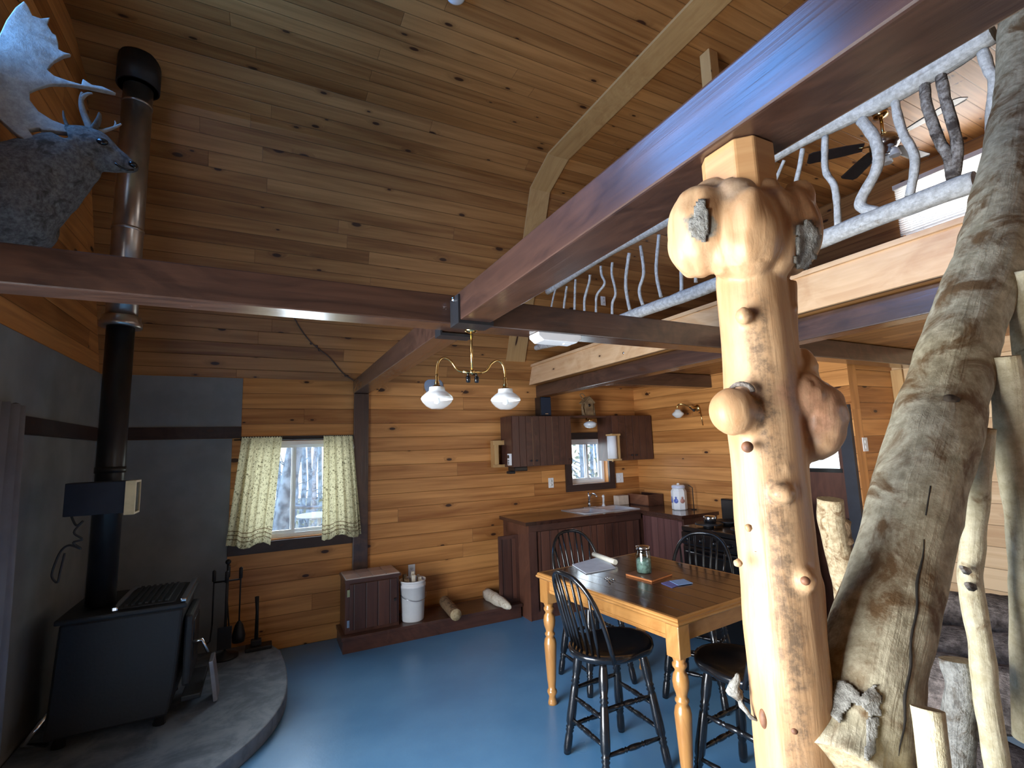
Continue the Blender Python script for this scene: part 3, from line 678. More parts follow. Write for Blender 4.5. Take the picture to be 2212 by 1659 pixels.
# drape at the end of the patio door
dp = thing('drape', 'dark grey drape hanging by the patio door on the left', 'curtain', (XL + .12, 3.0, .3))
mb = MB(); n = 40; pr_ = []
for k in range(n + 1):
    y = 2.62 + k * (.80 / n); pr_.append((XL + .112 + .035 * math.sin(k * 1.05) + .012 * math.sin(k * 2.3), y))
for k in range(n):
    for (za, zb, sa, sb) in ((.28, 1.0, 1.12, 1.04), (1.0, 1.99, 1.04, .86)):
        def pt(i, z, s): return V(pr_[i][0], 3.02 + (pr_[i][1] - 3.02) * s, z)
        f = mb.face([pt(k, za, sa), pt(k + 1, za, sa), pt(k + 1, zb, sb), pt(k, zb, sb)], smooth=True)
bmesh.ops.remove_doubles(mb.bm, verts=mb.bm.verts[:], dist=1e-4)
cl = mb.build('cloth', 'drape', dp); m = cl.modifiers.new('t', 'SOLIDIFY'); m.thickness = .004
rd = thing('curtain_rod', 'dark curtain rod above the grey drape on the left wall', 'rod', (XL + .09, 2.3, 2.0))
mb = MB(); mb.tube([(XL + .045, .2, 2.0), (XL + .045, 3.46, 2.0)], .012, 10); mb.build('pole', 'iron', rd)
mb = MB(); mb.ball((XL + .045, 3.475, 2.0), (.02, .03, .02), 2); mb.build('finial', 'iron', rd)
mb = MB(); mb.tube([(XL + .015, 3.40, 2.0), (XL + .045, 3.40, 2.0)], .008, 8); mb.build('bracket', 'iron', rd)
# companion set and boot brush on the hearth
ft = thing('fireplace_tool_set', 'black iron fireplace tools hanging on a stand beside the stove', 'fireplace tools', (-.24, 4.80, HT))
cx, cy = -.245, 4.80
mb = MB(); mb.lathe([(.10, 0), (.10, .015), (.03, .03), (.012, .05)], (cx, cy, HT), 24); mb.build('base', 'iron', ft)
mb = MB(); mb.tube([(cx, cy, HT + .03), (cx, cy, .82)], .009, 8); mb.ball((cx, cy, .84), .022, 2); mb.build('stand_pole', 'iron', ft)
mb = MB(); mb.tube([(cx - .1, cy, .69), (cx + .1, cy, .69)], .007, 6); mb.tube([(cx, cy - .1, .69), (cx, cy + .1, .69)], .007, 6); mb.build('crossbar', 'iron', ft)
for nm, dx, dy in (('poker', -.095, 0), ('shovel', 0, -.095), ('brush', .095, 0), ('tongs', 0, .095)):
    mb = MB(); X, Y = cx + dx, cy + dy; mb.tube([(X, Y, .78), (X, Y, .36)], .006, 6); mb.lathe([(.0, 0), (.014, .01), (.014, .09), (0, .1)], (X, Y, .69), 10)
    if nm == 'shovel': mb.box((X - .05, Y - .006, .19), (X + .05, Y + .006, .36), bev=.005)
    if nm == 'brush': mb.lathe([(.045, 0), (.05, .05), (.03, .13), (.012, .16)], (X, Y, .2), 14)
    if nm == 'tongs': mb.tube([(X, Y, .5), (X + .02, Y, .3), (X, Y, .2)], .006, 6)
    if nm == 'poker': mb.tube([(X, Y, .36), (X - .01, Y, .24), (X - .05, Y, .21)], .006, 6)
    mb.build(nm, 'iron', ft)
br = thing('boot_scraper', 'dark iron scraper with an upright handle on the right end of the hearth', 'scraper', (.0, 4.86, HT))
mb = MB(); mb.box((-.10, 4.80, HT), (.10, 4.92, HT + .03), bev=.008); mb.box((-.06, 4.83, HT + .03), (.02, 4.89, HT + .08), bev=.01); mb.build('base', 'iron', br)
mb = MB(); mb.tube([(-.02, 4.86, HT + .07), (-.02, 4.86, HT + .3), (-.025, 4.86, HT + .42)], [.016, .012, .016], 8); mb.build('handle', 'iron', br)
# cable stapled to the slope and its cobweb knot
sl = lambda u, v: (lambda d: CAM + d * ((YW + 2.41 / STEEP - .012 - CAM.z / STEEP) / (d.y + d.z / STEEP)))(ray(u, v))
mb = MB(); mb.tube(catmull([sl(*p) for p in ((628, 672), (648, 708), (668, 735), (690, 755), (712, 772), (740, 805), (764, 822))], 5), .006, 6)
for p in ((672, 742), (684, 748), (690, 756)): mb.ball(sl(*p), .014, 1)
tag(mb.build('cable', plain('dusty_cable', (.10, .065, .05), .8)), 'thin dusty cable running up the sloped ceiling from the post top', 'cable')

# ------------------------------------------------------------------ deer head on the left wall
dh = thing('deer_head_mount', 'mounted deer head with broad pale palmate antlers high on the left wall', 'animal head', (XL + .02, 3.1, 3.0))
DY = 3.05
P = lambda u, v, y=DY: onY(u, v, y)
mb = MB()
def loft(stn):
    pts = [s_[0] for s_ in stn]; mb.tube(pts, [s_[1] for s_ in stn], 20, ell=1.0)
nk = catmull([V(XL + .0, 3.12, 2.93), P(5, 425), P(55, 400), P(112, 368), P(165, 335)], 5, [.27, .25, .205, .165, .125]); mb.tube(nk[0], nk[1], 22)
hd = catmull([P(165, 325), P(195, 322), P(218, 328), P(240, 340), P(262, 350), P(282, 358)], 5, [.115, .108, .092, .066, .050, .036]); mb.tube(hd[0], hd[1], 18)
mb.ball(P(281, 360), (.04, .04, .033), 3); mb.ball(P(222, 352), (.10, .05, .042), 3); mb.ball(P(205, 372), (.03, .02, .05), 2); mb.ball(P(205, 306), (.07, .08, .05), 3)
body = mb.build('head', 'fur', dh); remesh(body, .011, 6, lambda c: .006 * noise.noise(c * 18))
mb = MB(); e = P(221, 306, DY - .085); mb.ball(e, (.026, .014, .018), 2); mb.build('eye', 'black', dh)
mb = MB(); mb.ball(P(287, 357, DY - .018), (.022, .03, .018), 2); mb.build('nose', 'black', dh)
mb = MB(); mb.tube([P(288, 367, DY - .03), P(276, 367, DY - .045), P(262, 362, DY - .05), P(248, 352, DY - .062)], .006, 6); mb.build('mouth', 'black', dh)
for s_, pts in ((-1, [(168, 300), (150, 280), (140, 258), (137, 240)]), (1, [(196, 290), (212, 262), (216, 246)])):
    mb = MB(); mb.tube(catmull([P(*p, DY + s_ * .06) for p in pts], 4), [.03 * (1 - i / 13) + .004 for i in range(len(pts) * 4 - 3)], 10, ell=.45); mb.build('ear', 'fur', dh)
def antler_plate(yo):
    out = [(182, 290), (150, 282), (118, 268), (85, 246), (66, 222), (66, 206), (82, 199), (112, 190), (150, 190), (195, 196), (252, 206), (222, 193), (200, 190), (180, 177), (178, 190), (150, 182), (120, 172), (105, 160), (120, 140), (140, 126), (155, 122), (138, 118), (127, 112), (126, 98), (122, 82), (114, 78), (104, 62), (110, 46), (90, 50), (74, 46), (66, 28), (58, 18), (40, 32), (20, 58), (4, 92), (-30, 150), (-60, 210), (-50, 250), (0, 262), (40, 300), (75, 325), (102, 345), (84, 314), (66, 290), (90, 286), (96, 292), (140, 297), (170, 300)]
    mb = MB(); vs = [V(*P(u, v, DY + yo + .0005 * (u - 60))) for u, v in out]
    bmv = [mb.bm.verts.new(v) for v in vs]; f = mb.bm.faces.new(bmv); mb.bm.normal_update(); r = bmesh.ops.triangulate(mb.bm, faces=[f])
    bmesh.ops.subdivide_edges(mb.bm, edges=mb.bm.edges[:], cuts=1)
    c0 = P(60, 150, DY + yo)
    for v in mb.bm.verts: v.co.y += .06 * noise.noise(v.co * 3.0) - .02
    a = mb.build('antler', 'antler', dh, recalc=True)
    m = a.modifiers.new('t', 'SOLIDIFY'); m.thickness = .03; m.offset = 0
    m = a.modifiers.new('s', 'BEVEL'); m.width = .008; m.segments = 2
    for p in a.data.polygons: p.use_smooth = True
antler_plate(-.07)
mb = MB()
for pts, r0 in (([(200, 288), (188, 262), (178, 236), (175, 215), (178, 200)], .021), ([(205, 284), (222, 283), (245, 276), (262, 268)], .014), ([(176, 212), (188, 203), (200, 202)], .012), ([(247, 276), (250, 268), (248, 261)], .008)):
    q = catmull([P(*p, DY + .08) for p in pts], 4); mb.tube(q, [r0 * (1 - .65 * i / (len(q) - 1)) for i in range(len(q))], 8)
mb.build('antler_tine', 'antler', dh)

# ------------------------------------------------------------------ curtains
def curtain(label, xa, xb, lean_l, lean_r, seed):
    t = thing('curtain', label, 'curtain', ((xa + xb) / 2, YW - .09, .95)); mb = MB(); n, mrows = 44, 14; R = random.Random(seed)
    ph = R.random() * 6; z0_, z1_ = .925, 1.865
    def pt(i, j):
        f = i / n; g = j / mrows
        x = xa + lean_l * (1 - g) + (xb + lean_r * (1 - g) - xa - lean_l * (1 - g)) * f
        a = (.020 if g < .93 else .008) * (0.5 + .6 * (1 - g)); y = YW - .085 + a * (math.sin(f * 30 + ph) + .5 * math.sin(f * 53 + ph * 2)) * (.6 if .35 < f < .8 else 1)
        z = z0_ + (z1_ - z0_) * g + (.02 * math.sin(f * 9 + ph) * (1 - g) ** 2) + (.008 * math.sin(f * 95) if j == mrows else 0)
        return V(x, y, z)
    W = abs(xb - xa) * 1.25
    for i in range(n):
        for j in range(mrows):
            f = mb.face([pt(i, j), pt(i + 1, j), pt(i + 1, j + 1), pt(i, j + 1)], [(i / n * W, j / mrows * .94), ((i + 1) / n * W, j / mrows * .94), ((i + 1) / n * W, (j + 1) / mrows * .94), (i / n * W, (j + 1) / mrows * .94)], smooth=True)
    bmesh.ops.remove_doubles(mb.bm, verts=mb.bm.verts[:], dist=1e-5); mb.build('cloth', 'curtain', t, recalc=False)
curtain('yellow patterned curtain on the left side of the window', -.19, .135, -.09, -.07, 1)
curtain('yellow patterned curtain on the right side of the window', .49, .755, .0, .09, 5)
rd = thing('curtain_rod', 'thin rod holding the yellow curtains over the window', 'rod', (.28, YW - .085, 1.84))
mb = MB(); mb.tube([(-.25, YW - .045, 1.845), (.765, YW - .045, 1.845)], .005, 8); mb.build('pole', 'iron', rd)
for x in (-.24, .755): mb = MB(); mb.tube([(x, YW - .001, 1.845), (x, YW - .045, 1.845)], .005, 6); mb.build('bracket', 'iron', rd)

# ------------------------------------------------------------------ bench along the wall with its cabinet
FB = 4.60      # front edge of the bench
bn = thing('low_bench', 'low dark brown wooden platform along the back wall', 'bench', (1.5, 4.8, 0))
mb = MB(); mb.box((.63, FB, .105), (2.375, YW - .047, .135), 'x', bev=.004); mb.build('top_board', 'stain1', bn)
mb = MB(); mb.box((.64, FB + .012, 0), (2.36, FB + .035, .104), 'x'); mb.build('front_board', 'stain1', bn)
mb = MB(); mb.box((.64, FB + .036, 0), (.66, YW - .047, .104), 'y'); mb.build('end_board', 'stain1', bn)
BT = .136
wc = thing('wood_cabinet', 'small dark plank cabinet with a tiled top on the left end of the bench', 'cabinet', (.88, 4.8, BT))
cx0, cx1, cy0, cy1, cz = .665, 1.135, 4.655, YW - .05, .60
mb = MB(); mb.box((cx0, cy0 + .02, BT), (cx1, cy1, cz - .03), 'z'); mb.build('body', 'stain1', wc)
dd = MB(); dd.box((cx0 + .035, cy0, BT + .03), (cx1 - .02, cy0 + .019, cz - .05), 'z', bev=.003); dd = dd.build('door', 'stain', wc)
for z in (BT + .09, cz - .12): mb = MB(); mb.box((cx0 + .012, cy0 - .006, z - .03), (cx0 + .034, cy0 + .019, z + .03)); mb.build('hinge', 'chrome' if z < .3 else 'brass', wc)
mb = MB(); mb.box((cx1 - .05, cy0 - .02, .36), (cx1 - .03, cy0 - .001, .38)); mb.build('latch', 'iron', dd)
mb = MB(); mb.box((cx0 - .01, cy0 - .012, cz - .03), (cx1 + .015, cy1, cz - .008), 'x'); mb.build('top_frame', 'stain1', wc)
def tilemat():
    t = NT('terracotta_tile'); o = t.obj(); n = t.noise(o, 9, 4); return t.bsdf(t.mix(n, (.33, .20, .155), (.55, .40, .33)), .35)
M['tile'] = tilemat(); M['grout'] = plain('grout', (.5, .46, .42), .8)
mb = MB(); mb.box((cx0, cy0, cz - .0079), (cx1 + .004, cy1 - .01, cz - .003)); mb.build('grout_bed', 'grout', wc)
for i in range(4):
    for j in range(2):
        tw, th = (cx1 - cx0) / 4, (cy1 - cy0 - .012) / 2
        mb = MB(); mb.box((cx0 + i * tw + .004, cy0 + j * th + .004, cz - .003), (cx0 + (i + 1) * tw - .004, cy0 + (j + 1) * th - .004, cz + .003), bev=.002); mb.build('tile', 'tile', wc)
# bucket with kindling
bk = thing('plastic_bucket', 'white plastic bucket of kindling on the low bench', 'bucket', (1.285, 4.755, BT))
B0 = V(1.283, 4.745, BT)
mb = MB(); mb.lathe([(.0, .0), (.098, 0), (.103, .01), (.118, .30), (.123, .302), (.123, .325), (.118, .327), (.12, .345), (.124, .348), (.124, .362), (.117, .362), (.112, .33), (.098, .012), (0, .01)], B0, 36, close=False); mb.build('pail', 'white', bk)
mb = MB(); mb.tube(catmull([B0 + V(-.125, -.02, .24), B0 + V(-.09, -.095, .215), B0 + V(0, -.13, .19), B0 + V(.09, -.095, .2), B0 + V(.125, -.02, .24)], 6), .0025, 6); mb.build('wire_handle', 'chrome', bk)
R = random.Random(3)
for i in range(9):
    x, y = B0.x + (i % 3 - 1) * .05, B0.y + (i // 3 - 1) * .05; L = .36 + .085 * R.random()
    mb = MB(); w_ = .011 + .007 * R.random(); mb.box((x - w_, y - w_ * .7, BT + .015), (x + w_, y + w_ * .7, BT + L), 'z', rot=Matrix.Rotation(R.uniform(-.02, .02) + (i % 3 - 1) * .05, 3, 'Y'), piv=(x, y, BT + .1))
    tag(mb.build('kindling_stick', 'split' if i % 3 else 'firebark'), 'short split kindling stick standing in the white bucket', 'stick', 'kindling sticks in the bucket')
# round firewood log
lg = thing('firewood_log', 'short round bark-covered log lying on the bench', 'log', (1.6, 4.75, BT + .055))
a, b = onZ(960, 1299, BT + .056), onZ(985, 1328, BT + .056)
mb = MB(); mb.tube([a.lerp(b, k / 6) for k in range(7)], .054, 20, wob=.05, caps=False); mb.build('bark', 'firebark', lg)
mb = MB(); dr_ = (b - a).normalized(); mb.lathe([(0, 0), (.052, 0), (.052, .004), (0, .0041)], b - dr_ * .002, 20, axis=dr_); mb.build('cut_end', 'cut', lg)
# pale split log
mb = MB(); a, b = onZ(1050, 1281, BT + .04), onZ(1101, 1312, BT + .04)
mb.tube([a.lerp(b, k / 9) for k in range(10)], [.050, .062, .064, .060, .062, .060, .054, .050, .040, .022], 6, wob=.25, wsc=14)
for v in mb.bm.verts: v.co.z = max(v.co.z, BT + .001)
tag(mb.build('split_log', 'split'), 'pale split piece of firewood lying on the right end of the bench', 'log')
# dark panel door closing the bench's right end
pn = thing('panel_door', 'dark panelled cabinet door standing at the right end of the bench', 'door', (2.28, 4.75, BT))
px0, px1, py, pz0, pz1 = 2.16, 2.385, 4.68, BT, .80
mb = MB(); f = .035
mb.box((px0, py, pz0), (px0 + f, py + .02, pz1), 'z'); mb.box((px1 - f, py, pz0), (px1, py + .02, pz1), 'z'); mb.box((px0 + f, py, pz1 - f), (px1 - f, py + .02, pz1), 'x'); mb.box((px0 + f, py, pz0), (px1 - f, py + .02, pz0 + f), 'x')
mb.build('frame', 'stain1', pn)
mb = MB(); mb.box((px0 + f, py + .008, pz0 + f), (px1 - f, py + .016, pz1 - f), 'z'); mb.build('panel', 'stain', pn)

# ------------------------------------------------------------------ wall plates
def plate(label, p, n, w=.07, h=.115, cat='outlet', name='outlet_plate', slots=True):
    t = thing(name, label, cat, p); U = V(1, 0, 0) if abs(n.y) > .5 else V(0, 1, 0)
    mb = MB(); q = [p - U * w / 2 - V(0, 0, h / 2), p + U * w / 2 - V(0, 0, h / 2), p + U * w / 2 + V(0, 0, h / 2), p - U * w / 2 + V(0, 0, h / 2)]
    mb.prism([c + n * .001 for c in q], n * .006); mb.build('cover_plate', 'white', t, bevel=.002)
    for s_ in (-.022, .022):
        mb = MB(); c = p + V(0, 0, s_) + n * .0072
        if slots: mb.lathe([(0, 0), (.016, 0), (.016, .0015), (0, .0016)], c, 12, axis=n)
        else: mb.box(c - U * .008 - V(0, 0, .012) - n * .0, c + U * .008 + V(0, 0, .012) + n * .004)
        mb.build('socket' if slots else 'switch_rocker', 'paper', t)
NB = V(0, -1, 0)
plate('white outlet on the back wall above the white bucket', onY(889, 1232, YW), NB)
plate('white outlet on the back wall left of the sink window', onY(1190, 1043, YW), NB)
plate('white double switch on the back wall right of the sink window', onY(1338, 1032, YW), NB, .115, .12, 'switch', 'switch_plate', False)
plate('white light switch on the hall wall beside the back door', onY(1868, 960, 2.35), NB, .07, .115, 'switch', 'switch_plate', False)

#PART3
# ------------------------------------------------------------------ kitchen
CZ = .955
kb = thing('base_cabinet', 'long dark plank base cabinet under the sink counter', 'cabinet', (3.1, 4.7, 0))
mb = MB(); mb.box((2.395, 4.46, .0), (4.35, YW - .004, CZ - .037), 'z'); mb.build('body', 'stain1', kb)
mb = MB(); mb.box((2.386, 4.45, .0), (2.394, YW - .004, CZ - .037), 'z'); mb.build('side_panel', wood('red_brown_end_panel', (.16, .065, .038), (.08, .03, .018), rough=.4, knots=.1), kb)
mb = MB(); mb.box((2.386, 4.44, CZ - .10), (3.84, 4.449, CZ - .037), 'x'); mb.box((2.386, 4.44, .08), (2.47, 4.449, CZ - .101), 'z'); mb.build('face_frame', 'stain1', kb)
n = 4; w_ = (3.80 - 2.49) / n
for k in range(n):
    mb = MB(); mb.box((2.49 + k * w_ + .003, 4.436, .09), (2.49 + (k + 1) * w_ - .003, 4.4495, CZ - .108), 'z', off=.02 * k); mb.build('door', 'stain', kb)
k2 = thing('base_cabinet', 'short dark plank base cabinet between the corner and the black range', 'cabinet', (4.1, 4.1, 0))
mb = MB(); mb.box((3.87, 3.83, 0), (4.352, 4.435, CZ - .037), 'z'); mb.build('body', 'stain1', k2)
mb = MB(); mb.box((3.855, 3.84, .08), (3.869, 4.43, CZ - .06), 'z'); mb.build('door', wood('purplish_stained_boards', (.17, .075, .065), (.08, .03, .028), .1, 4, rough=.35, knots=.1, groove=.9, coat=.3), k2)
SX0, SX1, SY0, SY1 = 3.13, 3.86, 4.52, 4.95
ct = thing('countertop', 'dark varnished L-shaped wooden countertop', 'countertop', (3.1, 4.7, CZ))
mb = MB()
z0_, z1_ = CZ - .036, CZ
mb.box((2.34, 4.415, z0_), (SX0, YW - .003, z1_), 'x'); mb.box((SX0, 4.415, z0_), (SX1, SY0, z1_), 'x'); mb.box((SX0, SY1, z0_), (SX1, YW - .003, z1_), 'x'); mb.box((SX1, 4.415, z0_), (XK - .003, YW - .003, z1_), 'x'); mb.build('long_top', 'counter', ct)
mb = MB(); mb.box((3.82, 3.80, z0_), (XK - .003, 4.4149, z1_), 'y'); mb.build('short_top', 'counter', ct)
sk = thing('sink', 'double bowl stainless steel sink set in the counter', 'sink', (3.5, 4.72, CZ))
mb = MB(); r = .022; zt = CZ + .007
mb.box((SX0 - r, SY0 - r, CZ + .001), (SX1 + r, SY0 + .012, zt)); mb.box((SX0 - r, SY1 - .05, CZ + .001), (SX1 + r, SY1 + r, zt)); mb.box((SX0 - r, SY0 + .012, CZ + .001), (SX0 + .012, SY1 - .05, zt)); mb.box((SX1 - .012, SY0 + .012, CZ + .001), (SX1 + r, SY1 - .05, zt)); mb.box(((SX0 + SX1) / 2 - .02, SY0 + .012, CZ + .001), ((SX0 + SX1) / 2 + .02, SY1 - .05, zt)); mb.build('rim', 'sinksteel', sk)
for a, b in ((SX0 + .012, (SX0 + SX1) / 2 - .02), ((SX0 + SX1) / 2 + .02, SX1 - .012)):
    mb = MB(); y0_, y1_ = SY0 + .012, SY1 - .05; zb = CZ - .034
    q = [V(a, y0_, zt), V(b, y0_, zt), V(b, y1_, zt), V(a, y1_, zt)]; c = [V(a + .02, y0_ + .02, zb), V(b - .02, y0_ + .02, zb), V(b - .02, y1_ - .02, zb), V(a + .02, y1_ - .02, zb)]
    for i in range(4): mb.face([q[i], q[(i + 1) % 4], c[(i + 1) % 4], c[i]])
    mb.face(c); bmesh.ops.remove_doubles(mb.bm, verts=mb.bm.verts[:], dist=1e-5); mb.build('bowl', 'sinksteel', sk)
fa = thing('faucet', 'chrome kitchen faucet behind the sink', 'faucet', (3.47, 4.945, zt)); fx, fy = 3.49, 4.94
mb = MB(); mb.box((fx - .09, fy - .02, zt), (fx + .09, fy + .02, zt + .012), bev=.004); mb.build('base', 'chrome', fa)
mb = MB(); mb.tube(catmull([V(fx, fy, zt + .01), V(fx, fy - .01, zt + .12), V(fx, fy - .08, zt + .165), V(fx, fy - .16, zt + .14)], 5), .011, 10); mb.build('spout', 'chrome', fa)
mb = MB(); mb.tube([(fx, fy, zt + .012), (fx, fy, zt + .07)], .018, 12); mb.tube([(fx, fy, zt + .07), (fx - .02, fy - .02, zt + .18)], [.012, .007], 8); mb.build('lever', 'chrome', fa)
ps = thing('sink_sprayer', 'white sink sprayer right of the faucet', 'sprayer', (3.68, 4.94, zt)); fx = 3.70
mb = MB(); mb.lathe([(.022, 0), (.022, .01), (.014, .02), (.014, .03)], (fx, fy, zt), 14); mb.build('holder', 'white', ps)
mb = MB(); mb.tube([(fx, fy, zt + .03), (fx, fy - .005, zt + .09), (fx - .02, fy - .03, zt + .125), (fx - .04, fy - .05, zt + .12)], [.012, .014, .016, .014], 10); mb.build('spray_head', 'white', ps)
mb = MB(); mb.box((3.90, 4.90, CZ + .001), (4.06, 5.0, CZ + .115), bev=.006); tag(mb.build('tissue_box', plain('cream_box', (.62, .50, .38), .6)), 'small cream box on the counter right of the sink', 'box')
bb = thing('wooden_crate', 'low dark wooden box in the counter corner beside the cream box', 'box', (4.2, 4.75, CZ))
mb = MB(); mb.box((4.10, 4.60, CZ + .001), (4.34, 4.97, CZ + .012), 'y'); mb.build('bottom', 'stain1', bb)
mb = MB(); mb.box((4.10, 4.60, CZ + .0121), (4.112, 4.97, CZ + .13), 'y'); mb.build('side_panel', wood('reddish_brown_board', (.24, .10, .05), (.14, .05, .025), rough=.4, knots=.1), bb)
mb = MB(); mb.box((4.328, 4.60, CZ + .0121), (4.34, 4.97, CZ + .13), 'y'); mb.build('back_panel', 'stain1', bb)
mb = MB(); mb.box((4.112, 4.60, CZ + .0121), (4.328, 4.612, CZ + .13), 'x'); mb.build('end_panel', 'stain1', bb)
# canister
cn = thing('canister', 'white octagonal canister with blue painted fruit on the counter', 'canister', (4.19, 4.16, CZ)); c0 = V(4.17, 4.17, CZ + .001)
mb = MB(); mb.lathe([(0, 0), (.078, 0), (.084, .01), (.084, .20), (.07, .225), (.066, .23)], c0, 8, smooth=False); mb.build('jar_body', 'white', cn, bevel=.004)
mb = MB(); mb.lathe([(.066, .231), (.072, .235), (.072, .262), (.06, .27), (0, .272)], c0, 16); mb.lathe([(.0, .27), (.014, .27), (.016, .285), (0, .292)], c0, 12); mb.build('lid', 'white', cn)
mb = MB()
for z in (.240, .255): mb.lathe([(.0725, z), (.0732, z), (.0732, z + .005), (.0725, z + .005)], c0, 16)
mb.build('blue_band', plain('blue_glaze', (.15, .2, .5), .3), cn)
for ang, colr in ((200, (.12, .17, .5)), (250, (.5, .25, .2)), (155, (.2, .22, .5))):
    mb = MB(); a = math.radians(ang); d = V(math.cos(a), math.sin(a), 0); mb.lathe([(0, 0), (.026, .0), (.024, .003), (0, .004)], c0 + d * .080 + V(0, 0, .10), 14, axis=d)
    mb.lathe([(0, 0), (.012, .0), (.011, .003), (0, .004)], c0 + d * .080 + V(0, 0, .135), 10, axis=d); mb.build('painted_motif', plain('glaze_%d' % ang, colr, .3, var=.3, scale=60), cn)
wr = thing('wire_stand', 'dark wire stand behind the white canister', 'stand', (4.27, 4.08, CZ)); mb = MB(); mb.tube([(4.27, 4.06, CZ + .001), (4.27, 4.06, CZ + .24), (4.24, 4.09, CZ + .27)], .005, 6); mb.build('wire', 'iron', wr); mb = MB(); mb.lathe([(0, 0), (.03, 0), (.03, .006), (0, .007)], (4.27, 4.06, CZ + .001), 14); mb.build('base', 'iron', wr)
# upper cabinets
def upper(label, xa, xb, z0_, z1_, nd, light):
    t = thing('wall_cabinet', label, 'cabinet', ((xa + xb) / 2, 4.87, z0_))
    mb = MB(); mb.box((xa, 4.735, z0_), (xb, YW - .033, z1_), 'z'); mb.build('body', 'stain1', t)
    w_ = (xb - xa) / nd
    for k in range(nd):
        mb = MB(); p = xa + k * w_; m_ = 3; bw = (w_ - .006) / m_
        for q in range(m_): mb.box((p + .003 + q * bw + .002, 4.717, z0_ + .004), (p + .003 + (q + 1) * bw - .002, 4.734, z1_ - .004), 'z', off=k * 1.7 + q * .37, bev=.002)
        tag(mb.build('door', 'stain1', t))
        mb = MB(); xx = p + (w_ - .035 if k % 2 == 0 else .035); mb.ball((xx, 4.705, z0_ + .06), .011, 2); mb.build('knob', 'iron', [c for c in t.children if c.name.startswith('door')][-1])
        if k < nd: mb = MB(); mb.box((p + w_ - .0025 - (.002 if k == nd - 1 else 0), 4.722, z0_ + .01), (p + w_ + .0025 - (.005 if k == nd - 1 else 0), 4.7345, z1_ - .01)); mb.build('edge_strip', light, t)
    return t
M['rawedge'] = plain('pale_raw_edge', (.42, .25, .14), .6)
upper('wide dark plank wall cabinet left of the sink window', 2.372, 3.135, 1.492, 2.043, 3, 'rawedge')
upper('smaller dark plank wall cabinet right of the sink window', 3.715, 4.345, 1.505, 2.05, 2, 'stain1')
mb = MB(); mb.box((3.137, 4.80, 2.03), (3.713, YW - .003, 2.05), 'x'); tag(mb.build('shelf_board', 'stain1'), 'thin dark shelf bridging the two wall cabinets above the window', 'shelf')
# speaker, birdhouse and lamps
s2 = thing('bookshelf_speaker', 'small black speaker standing on the left wall cabinet', 'speaker', (2.87, 4.86, 2.044))
mb = MB(); mb.box((2.785, 4.80, 2.044), (2.93, 4.93, 2.27), bev=.012); mb.build('case', 'black', s2)
mb = MB(); mb.box((2.795, 4.793, 2.055), (2.92, 4.80, 2.26), bev=.003); mb.build('grille', plain('navy_cloth', (.014, .02, .035), .8), s2)
mb = MB(); mb.box((2.84, 4.79, 2.068), (2.88, 4.793, 2.076)); mb.build('badge', 'chrome', s2)
bh = thing('birdhouse', 'rustic birdhouse ornament on the shelf above the sink window', 'birdhouse', (3.49, 4.9, 2.051)); M['rust'] = wood('rustic_birdhouse_wood', (.33, .22, .11), (.14, .08, .04), rough=.8, knots=.1)
X, Y, Z = 3.50, 4.9, 2.051
mb = MB(); mb.box((X - .09, Y - .05, Z), (X + .09, Y + .05, Z + .014), 'x'); mb.build('base', 'rust', bh)
mb = MB(); mb.prism([V(X - .055, Y - .05, Z + .014), V(X + .055, Y - .05, Z + .014), V(X + .055, Y - .05, Z + .17), V(X, Y - .05, Z + .225), V(X - .055, Y - .05, Z + .17)], (0, .09, 0)); mb.build('house_body', 'rust', bh)
for s_ in (-1, 1): mb = MB(); mb.box((X - .005 if s_ > 0 else X - .105, Y - .07, Z + .225), (X + .105 if s_ > 0 else X + .005, Y + .055, Z + .237), 'y', rot=Matrix.Rotation(s_ * math.radians(44), 3, 'Y'), piv=(X, Y, Z + .231)); mb.build('roof', 'rust', bh)
mb = MB(); mb.lathe([(0, 0), (.018, 0), (.018, .003), (0, .003)], (X, Y - .052, Z + .13), 14, axis=(0, -1, 0)); mb.build('entrance_hole', 'black', bh)
for s_ in (-1, 1): mb = MB(); mb.tube([(X + s_ * .075, Y - .03, Z + .014), (X + s_ * .085, Y - .02, Z + .1), (X + s_ * .07, Y - .03, Z + .16)], [.022, .014, .01], 8, wob=.3); mb.build('twig', 'firebark', bh)
mb = MB(); mb.tube(catmull([V(X - .06, Y - .02, Z + .2), V(X - .10, Y - .01, Z + .26), V(X - .05, Y, Z + .275), V(X - .02, Y, Z + .24)], 4), .006, 6); mb.build('vine', 'firebark', bh)
sl2 = thing('shelf_lamp', 'small white glass lamp hanging under the birdhouse shelf', 'lamp', (3.43, 4.76, 1.95)); X, Y = 3.445, 4.775
mb = MB(); mb.tube([(X, 4.85, 2.029), (X, 4.85, 2.0), (X, Y, 2.005)], .009, 8); mb.lathe([(.012, 0), (.03, .005), (.03, .022), (.01, .03)], (X, Y, 1.98), 16); mb.build('arm', 'brass', sl2)
mb = MB(); mb.lathe([(.025, .0), (.072, -.022), (.08, -.04), (.062, -.07), (.03, -.082), (0, -.083)], (X, Y, 1.985), 24); mb.build('shade', 'opal', sl2)
sc = thing('gas_wall_lamp', 'brass wall lamp with a small opal shade on the kitchen side wall', 'lamp', (XK, 3.98, 2.05)); Yc, Zc = 4.02, 2.08
mb = MB(); mb.lathe([(0, 0), (.04, 0), (.035, .012), (.015, .02), (.0, .02)], (XK - .001, 3.98, Zc), 18, axis=(-1, 0, 0)); mb.build('wall_plate', 'brass', sc)
